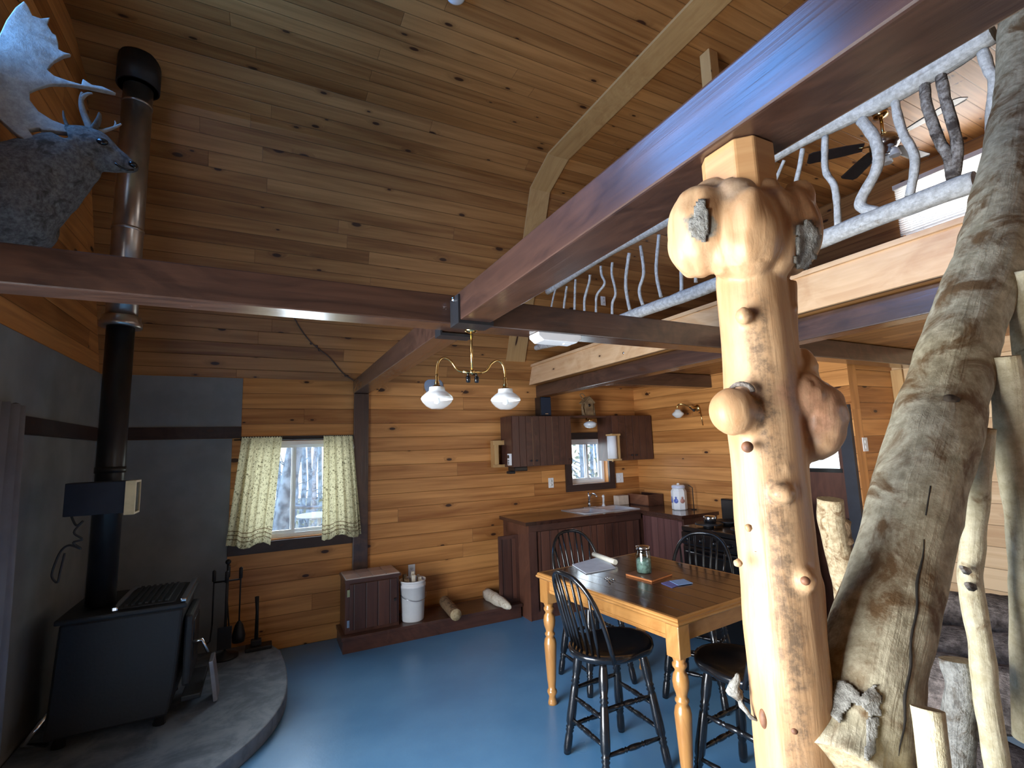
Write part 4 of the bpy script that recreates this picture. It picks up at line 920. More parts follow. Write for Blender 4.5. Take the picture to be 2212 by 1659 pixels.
mb = MB(); mb.tube(catmull([V(XK - .02, 3.98, Zc), V(XK - .10, 4.0, Zc + .02), V(XK - .17, 4.06, Zc + .05), V(XK - .18, 4.10, Zc + .03), V(XK - .18, 4.10, Zc - .01)], 5), .008, 8); mb.build('arm', 'brass', sc)
mb = MB(); c0 = V(XK - .18, 4.10, Zc - .09); mb.lathe([(.03, .08), (.033, .065), (.066, .035), (.062, .02), (.03, -.01), (.018, -.014)], c0, 20); mb.build('shade', 'opal', sc)
mb = MB(); mb.tube([(XK - .10, 4.0, Zc + .01), (XK - .10, 3.95, Zc - .03)], .007, 6); mb.ball((XK - .10, 3.94, Zc - .03), .016, 2); mb.build('valve', 'iron', sc)
mb = MB(); mb.tube([(XK - .01, 3.94, Zc - .0), (XK - .01, 3.91, Zc - .20)], .006, 6); mb.build('gas_line', 'brass', sc)
tw = thing('paper_towel_holder', 'roll of white paper towel on the side of the right wall cabinet', 'paper towel', (3.66, 4.68, 1.52))
mb = MB(); mb.lathe([(.018, 0), (.055, 0), (.055, .265), (.018, .265)], (3.66, 4.66, 1.535), 28, close=False); mb.build('paper_roll', plain('white_towel', (.80, .80, .80), .9, var=.02), tw)
mb = MB(); mb.tube([(3.66, 4.66, 1.50), (3.66, 4.66, 1.83)], .012, 10); mb.build('rod', 'trim', tw)
mb = MB(); mb.box((3.62, 4.60, 1.512), (3.745, 4.7168, 1.532), 'x'); mb.box((3.62, 4.60, 1.803), (3.745, 4.7168, 1.823), 'x'); mb.box((3.722, 4.62, 1.532), (3.745, 4.7168, 1.803), 'z'); mb.build('bracket', 'trim', tw)
# small pine rack, remote and the black appliance left of the cabinet
rk = thing('pine_rack', 'small open pine rack on the wall left of the wall cabinet', 'rack', (2.3, 4.97, 1.5)); a = onY(1066, 952, 4.95); b = onY(1106, 1008, 4.95)
mb = MB()
for (u0, v0, u1, v1) in ((a.x, b.z, a.x + .05, a.z), (b.x - .05, b.z, b.x, a.z)): mb.box((u0, 4.93, v0), (u1, YW - .003, v1), 'z')
mb.build('upright', 'trim', rk)
mb = MB(); mb.box((a.x - .02, 4.92, a.z - .05), (b.x + .01, 4.93, a.z), 'x'); mb.box((a.x - .02, 4.92, b.z), (b.x + .01, 4.93, b.z + .03), 'x'); mb.build('rail', 'trim', rk)
mb = MB(); mb.box((a.x + .05, 4.94, b.z + .0), (b.x - .05, YW - .004, b.z + .012), 'x'); mb.build('shelf', 'white', rk)
rm = thing('cordless_handset', 'white handset hanging on the left side of the wall cabinet', 'phone', (2.36, 4.78, 1.6)); a = onY(1098, 980, 4.78); b = onY(1107, 1005, 4.78)
mb = MB(); mb.box((2.345, 4.74, b.z), (2.3715, 4.80, a.z), bev=.006); mb.build('case', 'white', rm); mb = MB(); mb.box((2.343, 4.75, a.z - .05), (2.345, 4.79, a.z - .015)); mb.build('display', 'black', rm)
for r_ in range(3): mb = MB(); mb.box((2.3435, 4.752, b.z + .012 + .018 * r_), (2.345, 4.788, b.z + .022 + .018 * r_)); mb.build('button_row', 'iron', rm)
ap = thing('can_opener', 'black appliance mounted under the left wall cabinet', 'can opener', (2.48, 4.8, 1.45)); mb = MB(); mb.box((2.40, 4.74, 1.445), (2.56, 4.9, 1.4919), bev=.008); mb.build('case', 'black', ap); mb = MB(); mb.box((2.36, 4.78, 1.42), (2.43, 4.86, 1.448), bev=.006); mb.build('cutter', 'iron', ap)
# range
rg = thing('range_stove', 'black gas range beside the kitchen side wall', 'stove', (3.7, 3.03, 0)); x0, x1, y0, y1 = 3.42, 4.04, 2.66, 3.42
mb = MB(); mb.box((x0 + .02, y0, .0), (x1, y1, .90), bev=.008); mb.build('body', 'black', rg)
mb = MB(); mb.box((x0, y0, .901), (x1 - .09, y1, .945), bev=.01); mb.build('cooktop', 'black', rg)
mb = MB(); mb.box((x1 - .085, y0, .901), (x1, y1, 1.15), bev=.012); mb.build('backguard', 'black', rg)
mb = MB(); mb.box((x0 - .012, y0 + .005, .79), (x0 + .019, y1 - .005, .90), bev=.01); pnl = mb.build('control_panel', 'black', rg)
for k in range(5): mb = MB(); mb.lathe([(0, .03), (.018, .03), (.022, .008), (.022, 0)], (x0 - .013, y0 + .09 + k * .145, .845), 16, axis=(-1, 0, 0)); mb.build('knob', 'black', pnl)
mb = MB(); mb.box((x0 - .013, (y0 + y1) / 2 - .03, .835), (x0 - .0125, (y0 + y1) / 2 - .01, .865)); mb.build('badge', 'chrome', pnl)
mb = MB(); mb.box((x0 - .004, y0 + .01, .20), (x0 + .019, y1 - .01, .775), bev=.008); dr = mb.build('oven_door', 'black', rg)
mb = MB(); mb.tube([(x0 - .005, y0 + .06, .735), (x0 - .04, y0 + .08, .735), (x0 - .04, y1 - .08, .735), (x0 - .005, y1 - .06, .735)], .011, 8); mb.build('handle', 'black', dr)
for i in range(2):
    for j in range(2):
        c = V(x0 + .14 + i * .25, y0 + .19 + j * .38, .946); mb = MB(); mb.lathe([(.0, 0), (.045, 0), (.04, .014), (0, .015)], c, 16)
        for q in range(4): a_ = q * PI / 2; mb.box(c + V(-.11, -.006, .022), c + V(.11, .006, .032), rot=Matrix.Rotation(a_, 3, 'Z'), piv=c + V(0, 0, .027)) if q < 2 else None
        mb.lathe([(.105, .02), (.115, .02), (.115, .032), (.105, .032)], c, 20); mb.build('burner', 'iron', rg)
mb = MB(); mb.lathe([(0, 0), (.05, 0), (.055, .05), (.05, .06), (0, .062)], (x0 + .15, y1 - .2, .98), 20); tag(mb.build('saucepan_lid', 'chrome'), 'small shiny tin on the left rear burner of the range', 'tin')

# ------------------------------------------------------------------ table
TZ = .84
T0 = V(2.248, 2.535, 0); TR = Matrix.Rotation(math.radians(5.8), 3, 'Z'); HX, HY = .49, .60
def tp(x, y, z): return T0 + TR @ V(x, y, z)
tb = thing('dining_table', 'honey oak dining table with turned legs and a dark top', 'table', T0)
def local_box(mb, a, b, grain): mb.box(a, b, grain)
mb = MB(); mb.box((-HX + .03, -HY + .03, TZ - .028), (HX - .03, HY - .03, TZ), 'y', bev=.004); o1 = mb
def rotall(mb):
    for v in mb.bm.verts: v.co = T0 + TR @ v.co
    return mb
rotall(mb).build('tabletop', 'tabletop', tb)
mb = MB()      # moulded oak edge
prof = [(-.032, 0.0), (-.012, .0), (-.006, -.006), (-.006, -.014), (.0, -.018), (.002, -.026), (-.004, -.034), (-.02, -.04), (-.032, -.04)]
cs = [(-1, -1), (1, -1), (1, 1), (-1, 1)]
for i in range(4):
    (ax, ay), (bx_, by) = cs[i], cs[(i + 1) % 4]
    for k in range(len(prof) - 1):
        (o0, h0), (o1_, h1) = prof[k], prof[k + 1]
        q = [V(ax * (HX + o0), ay * (HY + o0), TZ + h0), V(bx_ * (HX + o0), by * (HY + o0), TZ + h0), V(bx_ * (HX + o1_), by * (HY + o1_), TZ + h1), V(ax * (HX + o1_), ay * (HY + o1_), TZ + h1)]
        L = (q[1] - q[0]).length; mb.face(q, [(0, k * .01), (L, k * .01), (L, k * .01 + .01), (0, k * .01 + .01)])
bmesh.ops.remove_doubles(mb.bm, verts=mb.bm.verts[:], dist=1e-5); rotall(mb).build('edge_moulding', 'oak', tb)
for s_, ax in ((-1, 0), (1, 0), (-1, 1), (1, 1)):
    mb = MB()
    if ax == 0: mb.box((s_ * (HX - .05) - .011, -HY + .09, TZ - .125), (s_ * (HX - .05) + .011, HY - .09, TZ - .041), 'y'); mb.box((s_ * (HX - .05) - .015, -HY + .09, TZ - .116), (s_ * (HX - .05) + .015, HY - .09, TZ - .104), 'y')
    else: mb.box((-HX + .09, s_ * (HY - .05) - .011, TZ - .125), (HX - .09, s_ * (HY - .05) + .011, TZ - .041), 'x')
    rotall(mb).build('apron', 'oak', tb)
lp = [(.030, 0), (.030, .012), (.025, .03), (.022, .05), (.034, .075), (.030, .09), (.024, .095), (.026, .12), (.030, .15), (.040, .34), (.042, .38), (.036, .41), (.026, .425), (.034, .437), (.034, .447), (.026, .455), (.028, .47), (.038, .50), (.041, .53), (.036, .56), (.026, .575), (.026, .585), (.036, .60), (.036, .612), (.028, .62), (.036, .645)]
for sx_, sy_ in cs:
    mb = MB(); c = V(sx_ * (HX - .058), sy_ * (HY - .058), 0); mb.lathe(lp, c, 24); mb.box(c + V(-.042, -.042, .645), c + V(.042, .042, TZ - .0405), 'z', bev=.005); rotall(mb).build('leg', 'oak', tb)
# things on the table
def on_tab(u, v): p = onZ(u, v, TZ + .001); return V(p.x, p.y, TZ + .001)
def sheet(name, label, cat, pts, th, m, group=None):
    mb = MB(); mb.prism([on_tab(*p) for p in pts], (0, 0, th)); return tag(mb.build(name, m), label, cat, group)
pm = thing('paper_pad', 'large white paper pad with a rolled cream edge on the table', 'paper', on_tab(1290, 1222))
mb = MB(); mb.prism([on_tab(*p) for p in ((1236, 1221), (1266, 1240), (1330, 1228), (1300, 1203))], (0, 0, .006)); mb.build('sheets', plain('pale_blue_paper', (.62, .66, .72), .6, var=.08, scale=14), pm)
a, b = on_tab(1283, 1204) + V(0, 0, .024), on_tab(1330, 1222) + V(0, 0, .024)
mb = MB(); mb.tube([a, b], .018, 16); mb.build('rolled_edge', plain('cream_paper', (.72, .68, .55), .55), pm)
bkx = thing('book', 'thin orange-edged book lying under the glass jar', 'book', on_tab(1400, 1246)); bp_ = [on_tab(*p) for p in ((1352, 1243), (1408, 1258), (1452, 1243), (1397, 1230))]
mb = MB(); mb.prism(bp_, (0, 0, .010)); mb.build('pages', plain('orange_page_edge', (.65, .23, .07), .6), bkx)
mb = MB(); mb.prism([p + V(0, 0, .0101) for p in bp_], (0, 0, .003)); mb.build('cover', plain('brown_cover', (.16, .06, .03), .3), bkx)
jr = thing('glass_jar', 'glass jar with a lid and greenish contents standing on the book', 'jar', on_tab(1392, 1241)); jc = on_tab(1392, 1241) + V(0, 0, .0135)
M['jarglass'] = glass_pane('jar_glass', (.80, .88, .86), .14)
mb = MB(); mb.lathe([(0, 0), (.046, 0), (.05, .006), (.05, .118), (.044, .135), (.042, .145)], jc, 28, close=False); mb.build('glass', 'jarglass', jr)
mb = MB(); mb.lathe([(0, .004), (.044, .004), (.046, .03), (.045, .085), (.03, .095), (0, .09)], jc, 20); mb.build('contents', plain('green_paper_scraps', (.22, .30, .25), .7, var=.5, scale=45), jr)
mb = MB(); mb.lathe([(.043, .146), (.047, .146), (.047, .166), (.04, .17), (0, .17)], jc, 24); mb.build('lid', 'chrome', jr)
ky = thing('key_ring', 'bunch of keys on the table in front of the paper pad', 'keys', on_tab(1318, 1254)); c = on_tab(1310, 1249) + V(0, 0, .003)
mb = MB(); mb.tube([c + V(.014 * math.cos(t * .4), .014 * math.sin(t * .4), 0) for t in range(17)], .0018, 5); mb.build('ring', 'chrome', ky)
for p in ((1326, 1258), (1330, 1253), (1318, 1261)):
    e = on_tab(*p) + V(0, 0, .002); d = (e - c); mb = MB(); mb.tube([c + d * .3, e], .004, 5, ell=.4); mb.lathe([(0, 0), (.011, 0), (.011, .002), (0, .002)], c + d * .35, 12); mb.build('key', 'chrome', ky)
sheet('card', 'purple-blue card lying left on the table beside the light blue one', 'card', ((1428, 1260), (1452, 1270), (1470, 1264), (1446, 1255)), .002, plain('purple_card', (.16, .17, .42), .5))
c2 = sheet('card', 'light blue card lying partly on the purple-blue card', 'card', ((1446, 1256), (1466, 1266), (1497, 1261), (1477, 1252)), .002, plain('light_blue_card', (.25, .42, .70), .5)); c2.location.z += .0025

# ------------------------------------------------------------------ windsor counter stools
SZ = .60
def make_stool():
    t = thing('windsor_stool', 'chair', 'chair', (0, 0, 0))
    mb = MB(); N_ = 32; rings = []
    def srad(a): return .222 + .02 * math.cos(2 * a) + (.015 if math.cos(a) > .4 else 0)
    for k_, (f, dz) in enumerate(((.88, -.042), (.97, -.030), (1.0, -.012), (.985, .0), (.90, .003), (.6, -.010), (.25, -.013))):
        rings.append([mb.bm.verts.new((srad(2 * PI * i / N_) * f * math.cos(2 * PI * i / N_), srad(2 * PI * i / N_) * f * .98 * math.sin(2 * PI * i / N_), SZ + dz + (.012 * max(0, math.cos(2 * PI * i / N_)) * f if k_ >= 3 else 0))) for i in range(N_)])
    for i in range(len(rings) - 1):
        for k in range(N_): f = mb.bm.faces.new([rings[i][k], rings[i][(k + 1) % N_], rings[i + 1][(k + 1) % N_], rings[i + 1][k]]); f.smooth = True
    mb.bm.faces.new(rings[0][::-1]); mb.bm.faces.new(rings[-1]); mb.build('seat', 'black', t)
    tops = {(1, 1): V(.13, .12, SZ - .04), (1, -1): V(.13, -.12, SZ - .04), (-1, 1): V(-.13, .11, SZ - .04), (-1, -1): V(-.13, -.11, SZ - .04)}
    feet = {k: V(v.x * 1.52, v.y * 1.62, 0) for k, v in tops.items()}
    LP = [(0, .016), (.04, .018), (.10, .022), (.2, .022), (.27, .016), (.285, .020), (.30, .015), (.32, .021), (.335, .015), (.36, .019), (.62, .023), (.70, .022), (.735, .015), (.75, .021), (.765, .015), (.78, .020), (.80, .015), (.83, .019), (.94, .020), (1, .0165)]
    for k in tops:
        mb = MB(); mb.tube([tops[k].lerp(feet[k], f) for f, r_ in LP], [r_ * 1.15 for f, r_ in LP], 14); mb.build('leg', 'black', t)
    def rung(k1, k2, f):
        a, b = tops[k1].lerp(feet[k1], f), tops[k2].lerp(feet[k2], f)
        q = [(0, .009), (.2, .011), (.30, .013), (.33, .009), (.35, .014), (.37, .009), (.42, .013), (.5, .0145), (.58, .013), (.63, .009), (.65, .014), (.67, .009), (.70, .013), (.8, .011), (1, .009)]
        mb = MB(); mb.tube([a.lerp(b, s_) for s_, r_ in q], [r_ for s_, r_ in q], 10); mb.build('stretcher', 'black', t)
    for f, pairs in ((.38, (((1, 1), (-1, 1)), ((1, -1), (-1, -1)))), (.46, (((1, 1), (1, -1)), ((-1, 1), (-1, -1)))), (.74, (((1, 1), (-1, 1)), ((1, -1), (-1, -1)))), (.67, (((1, 1), (1, -1)), ((-1, 1), (-1, -1))))):
        for a, b in pairs: rung(a, b, f)
    # hoop back
    HB = .42; hoop = []
    for i in range(33):
        a = PI * i / 32; c_, s_ = math.cos(a), math.sin(a)
        y = .215 * (abs(c_) ** .75) * (1 if c_ > 0 else -1); h = HB * (s_ ** .62); hoop.append(V(-.135 - .03 * s_ - .16 * h / HB * .6 - .03 * (1 - abs(c_)), y, SZ - .005 + h))
    mb = MB(); mb.tube(hoop, .0125, 12); mb.build('hoop_back', 'black', t)
    for i in range(7):
        y0_ = -.125 + i * .25 / 6; y1_ = y0_ * 1.28
        best = min((p for p in hoop if p.z > SZ + .15), key=lambda p: abs(p.y - y1_)); a = V(-.185 + .02 * abs(y0_) / .125, y0_, SZ - .004)
        mb = MB(); mb.tube([a, a.lerp(best, .3), a.lerp(best, .6), best], [.0075, .0105, .0085, .0065], 8); mb.build('spindle', 'black', t)
    return t
proto = make_stool()
stools = [(1.755, 2.36, 0, 'black hoop-back stool nearest the camera left of the oak table'), (2.22, 3.17, -90, 'black hoop-back stool at the far end of the table below the kitchen counter'), (2.72, 2.63, 207, 'black hoop-back stool on the right side of the table in front of the range'), (2.16, 1.80, 95, 'black stool at the near end of the table half hidden by the log column')]
for i, (x, y, a, lab) in enumerate(stools):
    o = proto if i == 0 else copy_tree(proto)
    o.location = (x, y, 0); o.rotation_euler.z = math.radians(a); tag(o, lab, 'chair', 'hoop-back stools round the table')

# ------------------------------------------------------------------ hanging lamp and other fittings
ch = thing('hanging_lamp', 'two-armed brass hanging lamp with glass shades under the beam crossing', 'lamp', (.885, 2.18, 2.26)); LX, LY = .888, 2.18
mb = MB(); mb.lathe([(.0, .0), (.035, 0), (.03, -.012), (.01, -.02), (0, -.02)], (LX, LY, BZ0 - .001), 20); mb.build('ceiling_cup', 'brass', ch)
mb = MB(); mb.tube([(LX, LY, BZ0 - .01), (LX, LY, 2.075)], .0065, 10); mb.build('stem', 'brass', ch)
mb = MB(); mb.tube([(LX - .05, LY, 2.072), (LX + .05, LY, 2.072)], .009, 10); mb.ball((LX, LY, 2.072), .015, 2); mb.build('hub', 'brass', ch)
for s_ in (-1, 1):
    mb = MB(); mb.tube([(LX + s_ * .022, LY, 2.07), (LX + s_ * .022, LY - .004, 2.05)], .006, 8); mb.lathe([(.0, 0), (.011, .002), (.012, .03), (0, .034)], (LX + s_ * .022, LY - .004, 2.018), 10); mb.build('valve_knob', 'black', ch)
    ax = LX + s_ * .178
    mb = MB(); mb.tube(catmull([V(LX + s_ * .04, LY, 2.072), V(LX + s_ * .075, LY, 2.08), V(LX + s_ * .105, LY, 2.118), V(LX + s_ * .14, LY, 2.135), V(LX + s_ * .168, LY, 2.115), V(ax, LY, 2.07), V(ax, LY, 2.02)], 6), .0058, 10); mb.build('arm', 'brass', ch)
    mb = MB(); mb.lathe([(.006, .06), (.009, .045), (.007, .03), (.012, .02), (.012, .008), (.018, .004), (.036, -.006), (.036, -.012), (0, -.012)], (ax, LY, 1.995), 18); g = mb.build('gallery', 'brass', ch)
    mb = MB(); mb.lathe([(.036, 1.992), (.038, 1.975), (.052, 1.966), (.071, 1.948), (.0745, 1.940), (.074, 1.934)], (ax, LY, 0), 32, close=False); mb.build('upper_shade', 'opal', ch)
    mb = MB(); mb.lathe([(.074, 1.9335), (.068, 1.922), (.05, 1.903), (.032, 1.893), (.026, 1.890)], (ax, LY, 0), 32, close=False); mb.build('lower_shade', 'ribbed', ch)
    mb = MB(); mb.lathe([(.008, 1.98), (.008, 1.945), (.014, 1.935), (.015, 1.918), (0, 1.912)], (ax, LY, 0), 12); mb.build('mantle', 'white', ch)
p = onY(937, 834, YW); mb = MB(); mb.lathe([(0, 0), (.105, 0), (.108, .006), (.095, .016), (.03, .02), (0, .02)], (p.x, YW - .001, p.z), 32, axis=(0, -1, 0)); tag(mb.build('wall_disc', plain('blue_grey_enamel', (.27, .33, .42), .35)), 'round blue-grey disc on the back wall behind the left lamp shade', 'disc')
fx = thing('light_fixture', 'long white plastic light fixture under the cross beam', 'light', (1.3, 2.12, BZ0)); a = onY(1157, 720, 2.13); b = onY(1249, 724, 2.13)
mb = MB(); mb.prism([V(a.x, 2.10, BZ0 - .001), V(a.x, 2.10, BZ0 - .022), V(a.x + .03, 2.10, BZ0 - .045), V(b.x - .03, 2.10, BZ0 - .045), V(b.x, 2.10, BZ0 - .022), V(b.x, 2.10, BZ0 - .001)], (0, .10, 0)); mb.build('housing', 'white', fx, bevel=.004)
mb = MB(); mb.box((b.x - .09, 2.13, BZ0 - .051), (b.x - .05, 2.15, BZ0 - .0455)); mb.build('switch', 'white', fx)
p = onZ(985, -12, ZC); mb = MB(); mb.lathe([(0, 0), (.06, 0), (.058, -.02), (.04, -.032), (0, -.033)], (p.x, p.y, ZC - .001), 24); tag(mb.build('smoke_detector', 'white'), 'small white smoke detector on the flat ceiling at the top of the view', 'smoke detector')
p = sl(1302, 650) + V(0, -.003, 0); nsl = V(0, -STEEP, -1).normalized(); plate('white outlet on the loft slope behind the railing', V(p.x, p.y, p.z), nsl, .07, .115)
# loft ceiling fan
fn = thing('ceiling_fan', 'loft ceiling fan with dark blades seen between the railing sticks', 'fan', (4.88, 2.09, 4.28)); F0 = V(4.88, 2.09, 4.30)
mb = MB(); mb.lathe([(.06, .299), (.055, .26), (.02, .25)], F0, 20); mb.tube([F0 + V(0, 0, .26), F0 + V(0, 0, .05)], .014, 10); mb.build('down_rod', 'brass', fn)
mb = MB(); mb.lathe([(.02, .07), (.09, .06), (.115, .02), (.115, -.03), (.08, -.06), (.05, -.07), (.05, -.1), (0, -.105)], F0, 28); mb.build('motor', 'chrome', fn)
for tip in ((2022, 246), (1985, 338), (1826, 392), (1790, 335)):
    d = onZ(*tip, 4.30) - F0; d.z = 0; L = .60; d.normalize(); s_ = V(-d.y, d.x, 0)
    mb = MB(); q = [F0 + d * .16 + s_ * .045, F0 + d * .30 + s_ * .065, F0 + d * (L - .03) + s_ * .075, F0 + d * L + s_ * .05, F0 + d * L - s_ * .05, F0 + d * (L - .03) - s_ * .075, F0 + d * .30 - s_ * .065, F0 + d * .16 - s_ * .045]
    mb.prism([p + V(0, 0, .012 * (1 if i < 4 else -1)) for i, p in enumerate(q)], (0, 0, .008)); bl_ = mb.build('blade', plain('dark_fan_blade', (.05, .042, .04), .4) if 'fanblade' not in M else M['fanblade'], fn); M['fanblade'] = bl_.data.materials[0]
    mb = MB(); mb.tube([F0 + d * .1, F0 + d * .2], .012, 8, ell=.5); mb.build('blade_arm', 'brass', bl_)
for k in range(3):
    a = k * 2.1 + .4; c = F0 + V(.07 * math.cos(a), .07 * math.sin(a), -.10); mb = MB(); mb.lathe([(.015, .02), (.03, 0), (.045, -.05), (.04, -.06)], c, 16); mb.build('lamp_shade', 'opal', fn)

# ------------------------------------------------------------------ loft railing
lr = thing('loft_railing', 'rustic loft railing of pale peeled poles with crooked sticks', 'railing', (2.79, 2.7, 2.66)); RX = 2.795
def px_rail(top, bot, r0, r1):
    pts = []; rr = []
    for i, ((u0, v0), (u1, v1)) in enumerate(zip(top, bot)): pts.append((onX(u0, v0, RX) + onX(u1, v1, RX)) / 2)
    return pts
tr = [onX(1183, 631, RX), onX(1300, 553, RX), onX(1450, 470, RX), onX(1700, 318, RX), onX(1910, 213, RX), onX(2146, 68, RX)]
brl = [onX(1155, 752, RX), onX(1245, 728, RX), onX(1360, 683, RX), onX(1520, 624, RX), onX(1811, 503, RX), onX(1960, 445, RX), onX(2108, 391, RX)]
q, r_ = catmull(tr, 8, [.032, .045, .047, .046, .051, .056]); mb = MB(); mb.tube(q, r_, 16, wob=.10, wsc=9); mb.build('top_rail', 'rail', lr)
q, r_ = catmull(brl, 8, [.03, .045, .047, .046, .048, .048, .048]); mb = MB(); mb.tube(q, r_, 16, wob=.12, wsc=9); mb.build('bottom_rail', 'rail', lr)
c2_ = lambda x, y: (1000 + x * .27125, 480 + y * .27125)
c4_ = lambda x, y: (1300 + x * .4123, y * .4123)
sticks = [([c2_(740, 530), c2_(722, 590), c2_(705, 680), c2_(690, 850), c2_(680, 940)], .010, 0), ([c2_(828, 510), c2_(820, 560), c2_(806, 665), c2_(800, 800), c2_(790, 920)], .012, 0), ([c2_(897, 455), c2_(893, 540), c2_(890, 680), c2_(888, 860)], .013, 0), ([c2_(1012, 420), c2_(1005, 480), c2_(972, 600), c2_(968, 690), c2_(975, 840)], .013, 0),
    ([c2_(1098, 350), c2_(1105, 420), c2_(1128, 490), c2_(1070, 575), c2_(1060, 650), c2_(1062, 790)], .012, 0), ([c2_(1190, 320), c2_(1186, 410), c2_(1216, 560), c2_(1190, 650), c2_(1190, 760)], .012, 0), ([c2_(1325, 245), c2_(1300, 420), c2_(1302, 560), c2_(1330, 700)], .015, 0), ([c2_(1415, 190), c2_(1440, 400), c2_(1405, 540), c2_(1432, 660)], .014, 0),
    ([c2_(1562, 100), c2_(1540, 390), c2_(1578, 595)], .014, 0), ([c2_(1725, 30), c2_(1740, 440), c2_(1740, 550)], .014, 0), ([c2_(1850, 0), c2_(1855, 480)], .013, 0), ([c4_(955, 840), c4_(925, 910), c4_(890, 1010), c4_(880, 1230)], .010, 0), ([c4_(1052, 780), c4_(1035, 880), c4_(1015, 985), c4_(1010, 1190)], .014, 0),
    ([c4_(1170, 715), c4_(1172, 890), c4_(1222, 985), c4_(1238, 1180)], .018, 0), ([c4_(1358, 630), c4_(1432, 730), c4_(1445, 870), c4_(1360, 1040), c4_(1368, 1090), c4_(1440, 1110)], .027, 0), ([c4_(1532, 520), c4_(1570, 680), c4_(1640, 830), c4_(1612, 1030)], .020, 0), ([c4_(1690, 440), c4_(1705, 560), c4_(1770, 740), c4_(1815, 820), c4_(1835, 940)], .022, 1), ([c4_(1775, 390), c4_(1800, 520), c4_(1862, 760), c4_(1850, 930)], .022, 1), ([c4_(1995, 270), c4_(2030, 370), c4_(2060, 430), c4_(2040, 640), c4_(2060, 870)], .022, 0)]
for pts, r0, dk in sticks:
    q = catmull([onX(*p, RX) for p in pts], 7); mb = MB(); mb.tube(q, [r0 * (1.0 + .12 * noise.noise(p * 20)) for p in q], 10, wob=.12, wsc=25); mb.build('crooked_stick', 'raildark' if dk else 'rail', lr)

# ------------------------------------------------------------------ log column
CX, CY = .845, .613
col_ = thing('log_column', 'peeled cedar log column with big burls holding up the overhead beam', 'column', (CX, CY, 0))
RW = [RWC[2][0], RWC[2][1], RWC[2][2]]
def zc_at(u, v): p = onX(u, v, CX); return (Vector(RW)).dot(Vector((CX, CY, p.z)) - CAM)
def cp(u, v, dd=0.0): return dep(u, v, zc_at(u, v) + dd)
mb = MB()
ax_ = [(0.0, .070), (.6, .069), (1.1, .067), (1.5, .066), (1.9, .063), (2.1, .060), (2.17, .056)]
pts, rr = catmull([V(CX + .003 * math.sin(z * 3), CY, z) for z, r_ in ax_], 6, [r_ for z, r_ in ax_]); mb.tube(pts, rr, 40)
def blob(u, v, ru, rv, dd, rd=None):
    z_ = zc_at(u, v) + dd; cth = math.cos(math.atan((u - IW / 2) / FPX)); p = dep(u, v, z_)
    rx = ru * z_ / FPX * cth; mb.ball(p, (rx, rd or rx, rv * z_ / FPX), 4)
for b_ in ((1518, 500, 78, 100, -.012), (1492, 530, 52, 70, -.006), (1612, 505, 80, 104, -.048), (1590, 432, 60, 46, -.03), (1700, 500, 72, 98, -.016), (1738, 490, 40, 82, .0), (1722, 432, 44, 40, -.01), (1540, 430, 48, 42, .0), (1620, 500, 130, 80, .03), (1662, 520, 62, 92, -.036), (1560, 520, 50, 80, -.034), (1640, 420, 44, 36, -.03),
           (1582, 888, 52, 52, -.045), (1612, 897, 40, 42, -.04), (1765, 905, 70, 84, -.008), (1728, 862, 62, 60, -.012), (1738, 812, 34, 62, .0), (1742, 960, 52, 40, .0),
           (1607, 683, 19, 20, -.064), (1690, 1066, 30, 22, -.066), (1738, 1252, 32, 27, -.06), (1594, 1216, 15, 12, -.03), (1700, 1012, 10, 10, -.062), (1617, 1140, 10, 11, -.063), (1632, 1192, 7, 6, -.056), (1712, 664, 12, 9, -.02), (1615, 965, 12, 13, -.058)): blob(*b_)
q = [cp(*p, -.01) for p in ((1700, 610), (1704, 740), (1722, 830))]; mb.tube(catmull(q, 5), .017, 14)
q = [cp(*p, -.006) for p in ((1722, 980), (1735, 1150), (1750, 1260), (1758, 1400), (1760, 1500), (1752, 1640), (1755, 1750))]; mb.tube(catmull(q, 5), [.020] * 10 + [.024] * 21, 16)
patches = [(cp(1516, 482, -.075), .030, (.27, .255, .205), .95), (cp(1744, 512, -.055), .042, (.27, .26, .21), .95), (cp(1725, 455, -.045), .052, (.33, .14, .06), .6), (cp(1750, 860, -.05), .052, (.36, .17, .11), .6), (cp(1800, 925, -.02), .045, (.40, .21, .13), .5), (cp(1570, 410, -.05), .04, (.42, .34, .26), .5), (cp(1615, 965, -.066), .010, (.22, .10, .05), .9), (cp(1600, 1030, -.06), .012, (.5, .25, .11), .4)]
for i, (p, r_, c_, a_) in enumerate(patches): patches[i] = ((p[0] - CX, p[1] - CY, p[2]), r_, c_, a_)
lc = mb.build('log_body', column_mat(.006, patches), col_)
bumpn = lambda c: .003 * noise.noise(c * 9) + .0012 * noise.noise(Vector((c.x * 45, c.y * 45, c.z * 8))) + ((.006 * noise.noise(Vector((c.x * 34, c.y * 34, c.z * 12))) - .008 * max(0, .25 - abs(noise.noise(Vector((c.x * 17, c.y * 17, c.z * 5)))))) if 2.02 < c.z < 2.2 else 0) + (.004 * noise.noise(Vector((c.x * 40, c.y * 40, c.z * 40))) if 1.66 < c.z < 1.84 and c.x > .93 - .845 - .05 and c.y < .0 else 0)
remesh(lc, .005, 4, bumpn)
pl = [V(CX - .085, CY - .055, 2.08), V(CX - .045, CY - .092, 2.08), V(CX + .04, CY - .092, 2.08), V(CX + .082, CY - .06, 2.08), V(CX + .082, CY + .07, 2.08), V(CX + .03, CY + .09, 2.08), V(CX - .06, CY + .085, 2.08), V(CX - .085, CY + .05, 2.08)]
pl = [V(CX - .004 + (p.x - CX) * .66, CY + (p.y - CY) * .66, p.z) for p in pl]
